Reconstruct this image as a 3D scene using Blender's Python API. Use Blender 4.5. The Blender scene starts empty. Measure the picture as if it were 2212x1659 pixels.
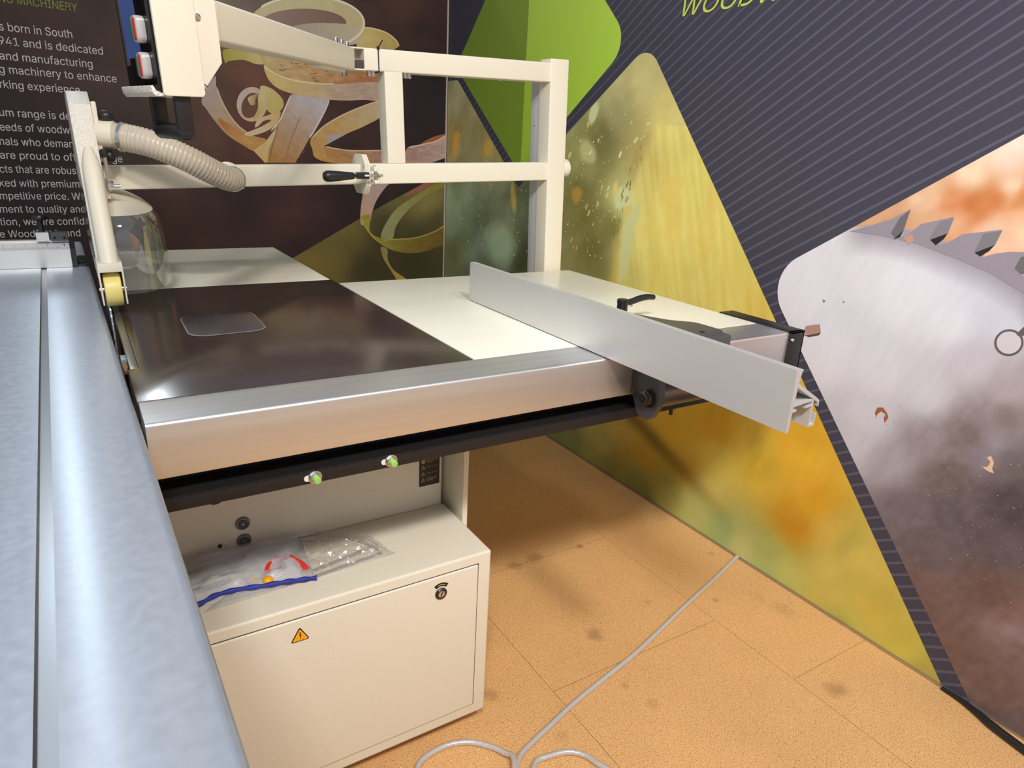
import bpy, bmesh, math, random
import numpy as np
from mathutils import Vector, Matrix, Euler
from mathutils.geometry import delaunay_2d_cdt

# ------------------------------------------------------------------ camera
scene = bpy.context.scene
COL = scene.collection
IW, IH, FPX = 2212.0, 1659.0, 1476.72
CAM = Vector((0.0, 0.0, 1.248))
RX = Vector((0.8491, -0.5270, 0.0505))      # camera right, in world axes
RD = Vector((-0.1302, -0.3010, -0.9447))    # camera down
RF = Vector((0.5131, 0.7948, -0.3240))      # camera forward
def _ortho():
    global RX, RD, RF
    RF = RF.normalized(); RX = (RX - RF * RX.dot(RF)).normalized(); RD = RF.cross(RX)
_ortho()
cd = bpy.data.cameras.new('camera'); cam = bpy.data.objects.new('camera', cd); COL.objects.link(cam)
cd.sensor_fit = 'HORIZONTAL'; cd.sensor_width = 36.0; cd.lens = FPX / IW * 36.0
cd.clip_start = 0.02; cd.clip_end = 100
m = Matrix((( RX.x, -RD.x, -RF.x, CAM.x), (RX.y, -RD.y, -RF.y, CAM.y), (RX.z, -RD.z, -RF.z, CAM.z), (0, 0, 0, 1)))
cam.matrix_world = m
scene.camera = cam

def at(px, py, axis, val):
    """point of the plane <axis> = val that the photograph shows at pixel (px, py)"""
    d = RX * (px - IW / 2) + RD * (py - IH / 2) + RF * FPX
    t = (val - CAM[axis]) / d[axis]
    return CAM + d * t

# ------------------------------------------------------------------ world, lamps, exposure
scene.view_settings.view_transform = 'Standard'
scene.view_settings.look = 'None'
scene.view_settings.gamma = 1.0
scene.view_settings.use_curve_mapping = False
scene.view_settings.exposure = 0.0

def lin(c):
    c = c / 255.0
    return c / 12.92 if c <= 0.04045 else ((c + 0.055) / 1.055) ** 2.4
def rgb(r, g, b): return (lin(r), lin(g), lin(b), 1.0)

W = bpy.data.worlds.new('hall'); scene.world = W; W.use_nodes = True
nt = W.node_tree; nt.nodes.clear()
wo = nt.nodes.new('ShaderNodeOutputWorld'); bg = nt.nodes.new('ShaderNodeBackground')
tc = nt.nodes.new('ShaderNodeTexCoord'); sep = nt.nodes.new('ShaderNodeSeparateXYZ'); rmp = nt.nodes.new('ShaderNodeValToRGB')
nt.links.new(tc.outputs['Generated'], sep.inputs[0]); nt.links.new(sep.outputs['Z'], rmp.inputs['Fac'])
e = rmp.color_ramp.elements
e[0].position = 0.0; e[0].color = (0.60, 0.56, 0.50, 1)
e[1].position = 1.0; e[1].color = (0.40, 0.42, 0.46, 1)
for p_, c_ in ((0.12, (0.72, 0.71, 0.69, 1)), (0.3, (0.70, 0.83, 1.02, 1)), (0.62, (0.42, 0.47, 0.54, 1))):
    k = e.new(p_); k.color = c_
nt.links.new(rmp.outputs['Color'], bg.inputs['Color']); bg.inputs['Strength'].default_value = 0.66
nt.links.new(bg.outputs[0], wo.inputs['Surface'])

def lamp(name, loc, target, power, size, col, spread=math.pi):
    d = bpy.data.lights.new(name, 'AREA'); d.shape = 'DISK'; d.size = size; d.energy = power; d.color = col
    d.spread = spread
    o = bpy.data.objects.new(name, d); COL.objects.link(o); o.location = loc
    o.rotation_euler = (Vector(target) - Vector(loc)).to_track_quat('-Z', 'Y').to_euler()
    o['kind'] = 'helper'
    return o
WARM = (1.0, 0.935, 0.845)
lamp('track_spot', (0.10, -1.90, 4.20), (0.8, 1.4, 0.8), 88, 0.36, WARM)
lamp('track_spot', (1.30, -2.58, 4.96), (0.8, 1.4, 0.8), 34, 0.45, WARM)
lamp('wall_spot', (-0.43, -0.75, 2.76), (1.735, 1.05, 0.80), 18.5, 0.42, (0.96, 0.97, 1.0), math.radians(84))
lamp('truss_spot', (-0.10, 4.25, 3.05), (0.0, 0.9, 0.8), 6, 0.07, (0.86, 0.96, 1.0))

# ------------------------------------------------------------------ materials
MATS = {}
def mat(name, col, rough=0.5, metal=0.0, bump=None, coat=0.0, aniso=0.0, noise=None, spec=0.5):
    """bump = (scale, strength); noise = (scale, amount, stretch) mottles the colour"""
    if name in MATS: return MATS[name]
    M = bpy.data.materials.new(name); M.use_nodes = True; t = M.node_tree; n = t.nodes; l = t.links
    b = n['Principled BSDF']
    b.inputs['Base Color'].default_value = col; b.inputs['Roughness'].default_value = rough; b.inputs['Metallic'].default_value = metal
    b.inputs['Specular IOR Level'].default_value = spec
    b.inputs['Coat Weight'].default_value = coat; b.inputs['Anisotropic'].default_value = aniso
    c = n.new('ShaderNodeTexCoord')
    if bump:
        nz = n.new('ShaderNodeTexNoise'); nz.inputs['Scale'].default_value = bump[0]; nz.inputs['Detail'].default_value = 2
        bp = n.new('ShaderNodeBump'); bp.inputs['Strength'].default_value = bump[1]; bp.inputs['Distance'].default_value = 0.002
        l.new(c.outputs['Object'], nz.inputs['Vector']); l.new(nz.outputs['Fac'], bp.inputs['Height']); l.new(bp.outputs[0], b.inputs['Normal'])
    if noise:
        mp = n.new('ShaderNodeMapping'); mp.inputs['Scale'].default_value = noise[2] if len(noise) > 2 else (1, 1, 1)
        nz = n.new('ShaderNodeTexNoise'); nz.inputs['Scale'].default_value = noise[0]; nz.inputs['Detail'].default_value = 5
        mr = n.new('ShaderNodeMapRange'); mr.inputs['From Min'].default_value = 0.25; mr.inputs['From Max'].default_value = 0.75
        mr.inputs['To Min'].default_value = 1 - noise[1]; mr.inputs['To Max'].default_value = 1 + noise[1]
        mx = n.new('ShaderNodeMix'); mx.data_type = 'RGBA'; mx.blend_type = 'MULTIPLY'; mx.inputs['Factor'].default_value = 1
        mx.inputs['A'].default_value = col
        l.new(c.outputs['Object'], mp.inputs[0]); l.new(mp.outputs[0], nz.inputs['Vector']); l.new(nz.outputs['Fac'], mr.inputs['Value'])
        l.new(mr.outputs[0], mx.inputs['B']); l.new(mx.outputs['Result'], b.inputs['Base Color'])
        rr = n.new('ShaderNodeMapRange'); rr.inputs['To Min'].default_value = rough * 0.88; rr.inputs['To Max'].default_value = min(1, rough * 1.12)
        l.new(nz.outputs['Fac'], rr.inputs['Value']); l.new(rr.outputs[0], b.inputs['Roughness'])
    MATS[name] = M
    return M

CREAM = mat('cream_paint', rgb(232, 224, 203), 0.42, bump=(420, 0.05))
CREAMT = mat('cream_textured_paint', rgb(228, 219, 199), 0.38, bump=(650, 0.32))
CREAMTOP = mat('cream_table_paint', rgb(238, 234, 216), 0.30, noise=(3, 0.015, (1, 6, 1)))
HAMMER = mat('hammered_light_paint', rgb(226, 220, 206), 0.28, bump=(260, 1.0))
BROWN = mat('dark_brown_laminate', rgb(62, 50, 46), 0.19, noise=(9, 0.12), spec=0.55)
ALU = mat('brushed_aluminium', (0.86, 0.85, 0.84, 1), 0.40, 0.95, noise=(60, 0.05, (0.02, 1, 1)))
ALUF = mat('anodised_fence_aluminium', (0.72, 0.715, 0.70, 1), 0.42, 0.55, bump=(900, 0.04))
SLIDE = mat('anodised_slider_aluminium', (0.55, 0.61, 0.71, 1), 0.34, 0.65, noise=(90, 0.06), coat=0.3, aniso=0.85)
_t = SLIDE.node_tree; _v = _t.nodes.new('ShaderNodeCombineXYZ'); _v.inputs[0].default_value = -0.015; _v.inputs[1].default_value = 1.0   # brushed across, so glints run along the table
_t.links.new(_v.outputs[0], _t.nodes['Principled BSDF'].inputs['Tangent'])
SLIDE.node_tree.nodes['Principled BSDF'].inputs['Coat Roughness'].default_value = 0.45
ALUSILV = mat('silver_fence_profile', (0.70, 0.68, 0.65, 1), 0.38, 0.9)
BLACKP = mat('black_powder_coat', rgb(28, 26, 27), 0.42, bump=(900, 0.25))
BLACKPL = mat('black_plastic', rgb(30, 30, 31), 0.38)
BLACKG = mat('black_gloss_glass', rgb(8, 8, 10), 0.06)
GREYC = mat('grey_cast_paint', rgb(74, 74, 78), 0.42, bump=(500, 0.1))
STEEL = mat('bright_steel', (0.72, 0.72, 0.72, 1), 0.22, 1.0)
DSTEEL = mat('dark_oiled_steel', (0.13, 0.115, 0.10, 1), 0.32, 0.9)
BSTEEL = mat('blade_steel', (0.42, 0.46, 0.52, 1), 0.45, 0.8)
YEL = mat('yellow_nylon', rgb(238, 222, 132), 0.42)
GREENCAP = mat('green_marker_paint', rgb(150, 205, 95), 0.45)
BLUEZ = mat('blue_zip_tape', rgb(34, 44, 140), 0.6, noise=(400, 0.15))
RED = mat('red_plastic', rgb(222, 52, 40), 0.35)
ORANGE = mat('yellow_plastic', rgb(240, 170, 30), 0.35)
STICKER = mat('warning_yellow', rgb(250, 172, 20), 0.4)
INK = mat('black_ink', rgb(20, 18, 18), 0.5)
LOCKG = mat('lock_grey', rgb(122, 120, 114), 0.4, 0.3)
LABELBLK = mat('black_label', rgb(38, 34, 30), 0.5)
LABELINK = mat('pale_orange_print', rgb(214, 170, 120), 0.5)
LIME = mat('lime_print', rgb(205, 222, 84), 0.6)
GREENINK = mat('olive_green_print', rgb(122, 142, 50), 0.6)
WHITEINK = mat('pale_grey_print', rgb(206, 200, 204), 0.6)
DUST = mat('sawdust', rgb(142, 106, 76), 0.9, noise=(300, 0.4))
HOSEM = mat('ribbed_hose_plastic', rgb(205, 192, 172), 0.22, noise=(120, 0.06))
REDB = mat('red_button', rgb(190, 40, 52), 0.3)
GREENB = mat('green_button', rgb(60, 105, 70), 0.3)
GREYPL = mat('grey_aluminium_column', rgb(190, 190, 186), 0.42, bump=(400, 0.05))
TRIM = mat('trim_aluminium', (0.50, 0.44, 0.38, 1), 0.35, 0.9)
INSIDE = mat('dark_tube_inside', rgb(58, 52, 46), 0.6)
PALEPL = mat('pale_card', rgb(228, 226, 222), 0.6)

def clear_mat(name, tint, amount, rough=0.08, dens=0.1):
    M = bpy.data.materials.new(name); M.use_nodes = True; t = M.node_tree; n = t.nodes; l = t.links; n.clear()
    o = n.new('ShaderNodeOutputMaterial'); tr = n.new('ShaderNodeBsdfTransparent'); gl = n.new('ShaderNodeBsdfGlossy'); df = n.new('ShaderNodeBsdfDiffuse')
    tr.inputs['Color'].default_value = tint; gl.inputs['Roughness'].default_value = rough; gl.inputs['Color'].default_value = (1, 1, 1, 1)
    df.inputs['Color'].default_value = (0.8, 0.8, 0.8, 1)
    lw = n.new('ShaderNodeLayerWeight'); lw.inputs['Blend'].default_value = 0.28
    mr = n.new('ShaderNodeMapRange'); mr.inputs['To Min'].default_value = amount * 0.35; mr.inputs['To Max'].default_value = min(1, amount * 2.6)
    m1 = n.new('ShaderNodeMixShader'); m2 = n.new('ShaderNodeMixShader'); m1.inputs['Fac'].default_value = dens
    l.new(lw.outputs['Facing'], mr.inputs['Value']); l.new(mr.outputs[0], m2.inputs['Fac'])
    l.new(tr.outputs[0], m1.inputs[1]); l.new(df.outputs[0], m1.inputs[2])
    l.new(m1.outputs[0], m2.inputs[1]); l.new(gl.outputs[0], m2.inputs[2]); l.new(m2.outputs[0], o.inputs['Surface'])
    return M
CLEAR = clear_mat('clear_polycarbonate', (0.86, 0.85, 0.84, 1), 0.30, 0.04, 0.10)
FILM = clear_mat('clear_bag_film', (0.97, 0.97, 0.97, 1), 0.22, 0.10, 0.06)
CLEARSTRIP = clear_mat('clear_plastic_strip', (0.80, 0.80, 0.84, 1), 0.30, 0.06, 0.14)

def mesh_mat():
    M = bpy.data.materials.new('white_mesh_fabric'); M.use_nodes = True; t = M.node_tree; n = t.nodes; l = t.links; n.clear()
    o = n.new('ShaderNodeOutputMaterial'); tr = n.new('ShaderNodeBsdfTransparent'); pb = n.new('ShaderNodeBsdfPrincipled')
    pb.inputs['Base Color'].default_value = rgb(216, 216, 220); pb.inputs['Roughness'].default_value = 0.25
    uv = n.new('ShaderNodeTexCoord'); s = n.new('ShaderNodeSeparateXYZ'); l.new(uv.outputs['UV'], s.inputs[0])
    out = []
    for ax in ('X', 'Y'):
        f = n.new('ShaderNodeMath'); f.operation = 'FRACT'; g = n.new('ShaderNodeMath'); g.operation = 'GREATER_THAN'; g.inputs[1].default_value = 0.60
        l.new(s.outputs[ax], f.inputs[0]); l.new(f.outputs[0], g.inputs[0]); out.append(g)
    mxn = n.new('ShaderNodeMath'); mxn.operation = 'MAXIMUM'; l.new(out[0].outputs[0], mxn.inputs[0]); l.new(out[1].outputs[0], mxn.inputs[1])
    md = n.new('ShaderNodeMath'); md.operation = 'MULTIPLY_ADD'; md.inputs[1].default_value = 0.74; md.inputs[2].default_value = 0.10
    l.new(mxn.outputs[0], md.inputs[0])
    ms = n.new('ShaderNodeMixShader'); l.new(md.outputs[0], ms.inputs['Fac']); l.new(tr.outputs[0], ms.inputs[1]); l.new(pb.outputs[0], ms.inputs[2])
    l.new(ms.outputs[0], o.inputs['Surface'])
    return M
MESHFAB = mesh_mat()

def screen_mat():
    M = bpy.data.materials.new('blue_touch_screen'); M.use_nodes = True; b = M.node_tree.nodes['Principled BSDF']
    b.inputs['Base Color'].default_value = rgb(30, 40, 80); b.inputs['Roughness'].default_value = 0.08
    b.inputs['Emission Color'].default_value = rgb(92, 116, 180); b.inputs['Emission Strength'].default_value = 0.30
    return M
SCREEN = screen_mat()

def print_mat(name, rough=0.62, grain=(900, 0.05)):
    M = bpy.data.materials.new(name); M.use_nodes = True; t = M.node_tree; n = t.nodes; l = t.links; b = n['Principled BSDF']
    a = n.new('ShaderNodeVertexColor'); a.layer_name = 'Col'
    c = n.new('ShaderNodeTexCoord'); nz = n.new('ShaderNodeTexNoise'); nz.inputs['Scale'].default_value = grain[0]; nz.inputs['Detail'].default_value = 1
    mr = n.new('ShaderNodeMapRange'); mr.inputs['From Min'].default_value = 0.3; mr.inputs['From Max'].default_value = 0.7
    mr.inputs['To Min'].default_value = 1 - grain[1]; mr.inputs['To Max'].default_value = 1 + grain[1]
    mx = n.new('ShaderNodeMix'); mx.data_type = 'RGBA'; mx.blend_type = 'MULTIPLY'; mx.inputs['Factor'].default_value = 1
    l.new(c.outputs['Object'], nz.inputs['Vector']); l.new(nz.outputs['Fac'], mr.inputs['Value'])
    l.new(a.outputs['Color'], mx.inputs['A']); l.new(mr.outputs[0], mx.inputs['B']); l.new(mx.outputs['Result'], b.inputs['Base Color'])
    b.inputs['Roughness'].default_value = rough; b.inputs['Specular IOR Level'].default_value = 0.35
    return M
PRINT = print_mat('printed_fabric')
# ------------------------------------------------------------------ object helpers
def wmat(o):
    M = Matrix.Identity(4)
    while o:
        M = o.matrix_basis @ M
        o = o.parent
    return M
def thing(name, label, cat, loc=(0, 0, 0), rot=(0, 0, 0), group=None):
    o = bpy.data.objects.new(name, None); COL.objects.link(o); o.location = loc; o.rotation_euler = rot
    o.empty_display_size = 0.05
    o['label'] = label; o['category'] = cat
    if group: o['group'] = group
    return o
def tag(o, label, cat, group=None):
    o['label'] = label; o['category'] = cat
    if group: o['group'] = group
    return o
def obj(name, bm, m, parent=None, label=None, local=False, smooth=True, kind=None, angle=35):
    """links a bmesh (world coordinates, or the parent's own if local) as ONE mesh object"""
    if parent is not None and not local:
        bm.transform(wmat(parent).inverted())
    org = Vector((0, 0, 0))
    if len(bm.verts):
        lo = Vector([min(v.co[i] for v in bm.verts) for i in range(3)]); hi = Vector([max(v.co[i] for v in bm.verts) for i in range(3)])
        org = (lo + hi) / 2; org.z = lo.z
    for v in bm.verts: v.co -= org
    bmesh.ops.recalc_face_normals(bm, faces=bm.faces[:])
    me = bpy.data.meshes.new(name); bm.to_mesh(me); bm.free()
    for x in (m if isinstance(m, (list, tuple)) else [m]): me.materials.append(x)
    if smooth:
        me.polygons.foreach_set('use_smooth', [True] * len(me.polygons)); me.set_sharp_from_angle(angle=math.radians(angle))
    o = bpy.data.objects.new(name, me); COL.objects.link(o); o.location = org
    if parent is not None: o.parent = parent
    if label: o['label'] = label
    if kind: o['kind'] = kind
    return o
def merge(*bms):
    out = bmesh.new()
    for b in bms:
        me = bpy.data.meshes.new('t'); b.to_mesh(me); b.free(); out.from_mesh(me); bpy.data.meshes.remove(me)
    return out
def xf(bm, M): bm.transform(M); return bm
def bx(x0, x1, y0, y1, z0, z1, bev=0.0, seg=2):
    bm = bmesh.new()
    v = [bm.verts.new((x, y, z)) for x in (x0, x1) for y in (y0, y1) for z in (z0, z1)]
    for f in ((0, 1, 3, 2), (4, 6, 7, 5), (0, 4, 5, 1), (2, 3, 7, 6), (0, 2, 6, 4), (1, 5, 7, 3)): bm.faces.new([v[i] for i in f])
    if bev > 0: bmesh.ops.bevel(bm, geom=bm.edges[:], offset=bev, segments=seg, profile=0.6, affect='EDGES')
    return bm
def prism(pts, axis, a, b, bev=0.0, seg=2):
    """polygon pts (the two other axes, in order) pushed along axis from a to b"""
    bm = bmesh.new()
    def P(u, v, w):
        return {0: (w, u, v), 1: (u, w, v), 2: (u, v, w)}[axis]
    A = [bm.verts.new(P(u, v, a)) for u, v in pts]; B = [bm.verts.new(P(u, v, b)) for u, v in pts]
    bm.faces.new(A); bm.faces.new(B[::-1]); n = len(pts)
    for i in range(n): bm.faces.new((A[i], B[i], B[(i + 1) % n], A[(i + 1) % n]))
    bmesh.ops.recalc_face_normals(bm, faces=bm.faces[:])
    if bev > 0:
        bmesh.ops.bevel(bm, geom=[e for e in bm.edges if e.calc_face_angle(0) > 0.5], offset=bev, segments=seg, profile=0.6, affect='EDGES')
    return bm
def rpoly(pts, r, n=6):
    """rounds the corners of a 2-D polygon; r is one radius or one per corner"""
    out = []; N = len(pts)
    for i in range(N):
        ri = r[i] if isinstance(r, (list, tuple)) else r
        p = Vector(pts[i]); a = Vector(pts[i - 1]) - p; b = Vector(pts[(i + 1) % N]) - p
        if ri <= 0: out.append(tuple(p)); continue
        la, lb = a.length, b.length; a.normalize(); b.normalize()
        ang = a.angle(b)
        d = min(ri / math.tan(ang / 2), la * 0.48, lb * 0.48); rr = d * math.tan(ang / 2)
        c = p + (a + b).normalized() * (rr / math.sin(ang / 2))
        s = p + a * d - c; e_ = p + b * d - c
        a0 = math.atan2(s.y, s.x); a1 = math.atan2(e_.y, e_.x); da = (a1 - a0 + math.pi) % (2 * math.pi) - math.pi
        for k in range(n + 1):
            t = a0 + da * k / n; out.append((c.x + rr * math.cos(t), c.y + rr * math.sin(t)))
    return out
def cyl(p, q, r, r2=None, n=28, bev=0.0, caps=True):
    p, q = Vector(p), Vector(q); d = q - p
    bm = bmesh.new(); bmesh.ops.create_cone(bm, cap_ends=caps, segments=n, radius1=r, radius2=r if r2 is None else r2, depth=d.length)
    if bev > 0:
        bmesh.ops.bevel(bm, geom=[e for e in bm.edges if len(e.link_faces) == 2 and any(len(f.verts) > 4 for f in e.link_faces)], offset=bev, segments=3, profile=0.5, affect='EDGES')
    bm.transform(Matrix.Translation((p + q) / 2) @ d.to_track_quat('Z', 'Y').to_matrix().to_4x4())
    return bm
def sph(c, r, sc=(1, 1, 1), n=20):
    bm = bmesh.new(); bmesh.ops.create_uvsphere(bm, u_segments=n, v_segments=n // 2 + 2, radius=r)
    bm.transform(Matrix.Translation(c) @ Matrix.Diagonal((*sc, 1))); return bm
def lathe(prof, p, d, n=32):
    """profile of (radius, height) turned about axis d through p"""
    bm = bmesh.new(); rings = []
    for r, h in prof:
        rings.append([bm.verts.new((r * math.cos(2 * math.pi * k / n), r * math.sin(2 * math.pi * k / n), h)) for k in range(n)])
    for a, b in zip(rings, rings[1:]):
        for k in range(n): bm.faces.new((a[k], a[(k + 1) % n], b[(k + 1) % n], b[k]))
    bm.faces.new(rings[0][::-1]); bm.faces.new(rings[-1])
    bmesh.ops.remove_doubles(bm, verts=bm.verts[:], dist=1e-6)
    bm.transform(Matrix.Translation(p) @ Vector(d).to_track_quat('Z', 'Y').to_matrix().to_4x4())
    return bm
def spline(pts, n=12):
    P = [Vector(p) for p in pts]; P = [P[0] * 2 - P[1]] + P + [P[-1] * 2 - P[-2]]; out = []
    for i in range(1, len(P) - 2):
        a, b, c, d = P[i - 1:i + 3]
        for k in range(n):
            t = k / n
            out.append(0.5 * ((2 * b) + (c - a) * t + (2 * a - 5 * b + 4 * c - d) * t * t + (3 * b - a - 3 * c + d) * t ** 3))
    out.append(P[-2]); return out
def resample(pts, step):
    out = [pts[0]]; acc = 0
    for a, b in zip(pts, pts[1:]):
        L = (b - a).length; s = step - acc
        while s <= L:
            out.append(a + (b - a) * (s / L)); s += step
        acc = (acc + L) % step if L else acc
    out.append(pts[-1]); return out
def tube(pts, rad, n=14, caps=True, up=Vector((0, 0, 1))):
    """rad: number or function of (index, count)"""
    P = [Vector(p) for p in pts]; N = len(P); bm = bmesh.new(); rings = []
    T = [(P[min(i + 1, N - 1)] - P[max(i - 1, 0)]).normalized() for i in range(N)]
    u = up - T[0] * up.dot(T[0])
    if u.length < 1e-3: u = Vector((1, 0, 0)) - T[0] * T[0].x
    u.normalize()
    for i in range(N):
        u = (u - T[i] * u.dot(T[i])).normalized(); w = T[i].cross(u)
        r = rad(i, N) if callable(rad) else rad
        rings.append([bm.verts.new(P[i] + (u * math.cos(2 * math.pi * k / n) + w * math.sin(2 * math.pi * k / n)) * r) for k in range(n)])
    for a, b in zip(rings, rings[1:]):
        for k in range(n): bm.faces.new((a[k], a[(k + 1) % n], b[(k + 1) % n], b[k]))
    if caps: bm.faces.new(rings[0][::-1]); bm.faces.new(rings[-1])
    return bm
def hexbolt(p, d, r=0.007, h=0.005, socket=False):
    d = Vector(d).normalized(); p = Vector(p)
    if socket:
        return lathe([(r, 0), (r, h * 0.85), (r * 0.88, h), (r * 0.5, h), (r * 0.5, h * 0.4)], p, d, 18)
    return merge(cyl(p, p + d * 0.0012, r * 1.25, n=20), cyl(p + d * 0.001, p + d * h, r, n=6, bev=0.0004))

# value noise for the printed pictures
_rng = np.random.default_rng(7); _LAT = _rng.random((256, 256))
def vnoise(u, v):
    u = np.asarray(u, float); v = np.asarray(v, float)
    i = np.floor(u).astype(int); j = np.floor(v).astype(int); a = u - i; b = v - j
    a = a * a * (3 - 2 * a); b = b * b * (3 - 2 * b)
    L = lambda x, y: _LAT[x % 256, y % 256]
    return (L(i, j) * (1 - a) + L(i + 1, j) * a) * (1 - b) + (L(i, j + 1) * (1 - a) + L(i + 1, j + 1) * a) * b
def fbm(u, v, o=4):
    s = 0; w = 0.5
    for k in range(o): s = s + w * vnoise(u * 2 ** k + 17 * k, v * 2 ** k + 31 * k); w /= 2
    return s / (1 - 0.5 ** o)
def idw(anch, power=3.0, soft=0.03):
    A = np.array([a[:2] for a in anch], float); Cc = np.array([a[2:5] for a in anch], float)
    def f(u, v):
        d = (u[:, None] - A[None, :, 0]) ** 2 + (v[:, None] - A[None, :, 1]) ** 2 + soft ** 2
        w = d ** (-power / 2 * 1.3); w /= w.sum(1, keepdims=True); return w @ Cc
    return f
def srgb2lin(c):
    c = np.clip(c, 0, 255) / 255.0
    return np.where(c <= 0.04045, c / 12.92, ((c + 0.055) / 1.055) ** 2.4)
def patch(name, poly, to3, color, step, parent, m=None, label=None, kind=None):
    """flat printed shape with a crisp outline; color(u, v) -> sRGB rows"""
    P = [Vector(p) for p in poly]
    if step:
        us = [p.x for p in P]; vs = [p.y for p in P]
        gu, gv = np.meshgrid(np.arange(min(us) + step / 2, max(us), step), np.arange(min(vs) + step / 2, max(vs), step))
        gu = gu.ravel(); gv = gv.ravel(); inside = np.zeros(len(gu), bool); N = len(P)
        for i in range(N):
            a, b = P[i], P[(i + 1) % N]
            if a.y == b.y: continue
            c = ((a.y > gv) != (b.y > gv)) & (gu < (b.x - a.x) * (gv - a.y) / (b.y - a.y) + a.x); inside ^= c
        ed = []
        for i in range(N):
            a, b = P[i], P[(i + 1) % N]; k = max(1, int((b - a).length / step)); ed += [a + (b - a) * (j / k) for j in range(k)]
        ne = len(ed); allp = ed + [Vector((x, y)) for x, y in zip(gu[inside], gv[inside])]
        vo, eo, fo, *_ = delaunay_2d_cdt(allp, [(i, (i + 1) % ne) for i in range(ne)], [list(range(ne))], 1, 1e-7)
    else:
        vo, fo = P, [list(range(len(P)))]
    u = np.array([v[0] for v in vo]); v = np.array([v_[1] for v_ in vo])
    c = srgb2lin(color(u, v)) if callable(color) else np.tile(srgb2lin(np.array(color, float)), (len(u), 1))
    return u, v, fo, c
def printed(name, layers, to3, parent, kind=None, label=None, m=None):
    """stacks printed layers (each 0.4 mm proud of the last) into ONE mesh"""
    verts, faces, cols = [], [], []
    for k, (poly, color, step) in enumerate(layers):
        u, v, fo, c = patch(None, poly, to3, color, step, None)
        off = len(verts)
        verts += [to3(a, b, 0.0004 * (k + 1)) for a, b in zip(u, v)]
        faces += [[i + off for i in f] for f in fo]; cols.append(c)
    me = bpy.data.meshes.new(name); me.from_pydata(verts, [], faces)
    cols = np.vstack(cols); at_ = me.color_attributes.new('Col', 'FLOAT_COLOR', 'POINT')
    at_.data.foreach_set('color', np.hstack([cols, np.ones((len(cols), 1))]).ravel())
    me.materials.append(m or PRINT)
    o = bpy.data.objects.new(name, me); COL.objects.link(o)
    if parent is not None: o.parent = parent; me.transform(wmat(parent).inverted())
    if kind: o['kind'] = kind
    if label: o['label'] = label
    return o
FONT = None
try:
    import os
    for res in ('LOCAL', 'SYSTEM'):
        fp_ = os.path.join(bpy.utils.resource_path(res), 'datafiles', 'fonts', 'Inter.woff2')
        if os.path.exists(fp_): FONT = bpy.data.fonts.load(fp_); break
except Exception:
    FONT = None
def text_mesh(name, s, m, parent, M, size, width=None, shear=0.0, label=None, local=False, thick=0.0):
    cu = bpy.data.curves.new('t', 'FONT'); cu.body = s; cu.size = size; cu.shear = shear; cu.resolution_u = 3; cu.extrude = thick
    if FONT: cu.font = FONT
    to = bpy.data.objects.new('t', cu); COL.objects.link(to)
    dg = bpy.context.evaluated_depsgraph_get(); me = bpy.data.meshes.new_from_object(to.evaluated_get(dg))
    bpy.data.objects.remove(to); bpy.data.curves.remove(cu)
    bm = bmesh.new(); bm.from_mesh(me); bpy.data.meshes.remove(me)
    if width and len(bm.verts):
        x1 = max(v.co.x for v in bm.verts); x0 = min(v.co.x for v in bm.verts)
        for v in bm.verts: v.co.x = (v.co.x - x0) * width / (x1 - x0)
    bm.transform(M)
    return bm if name is None else obj(name, bm, m, parent, label, local=local, smooth=False)
# ------------------------------------------------------------------ the room
WX, WY, WH = 1.735, 3.45, 2.3       # right wall plane, back wall plane, wall height

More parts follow.
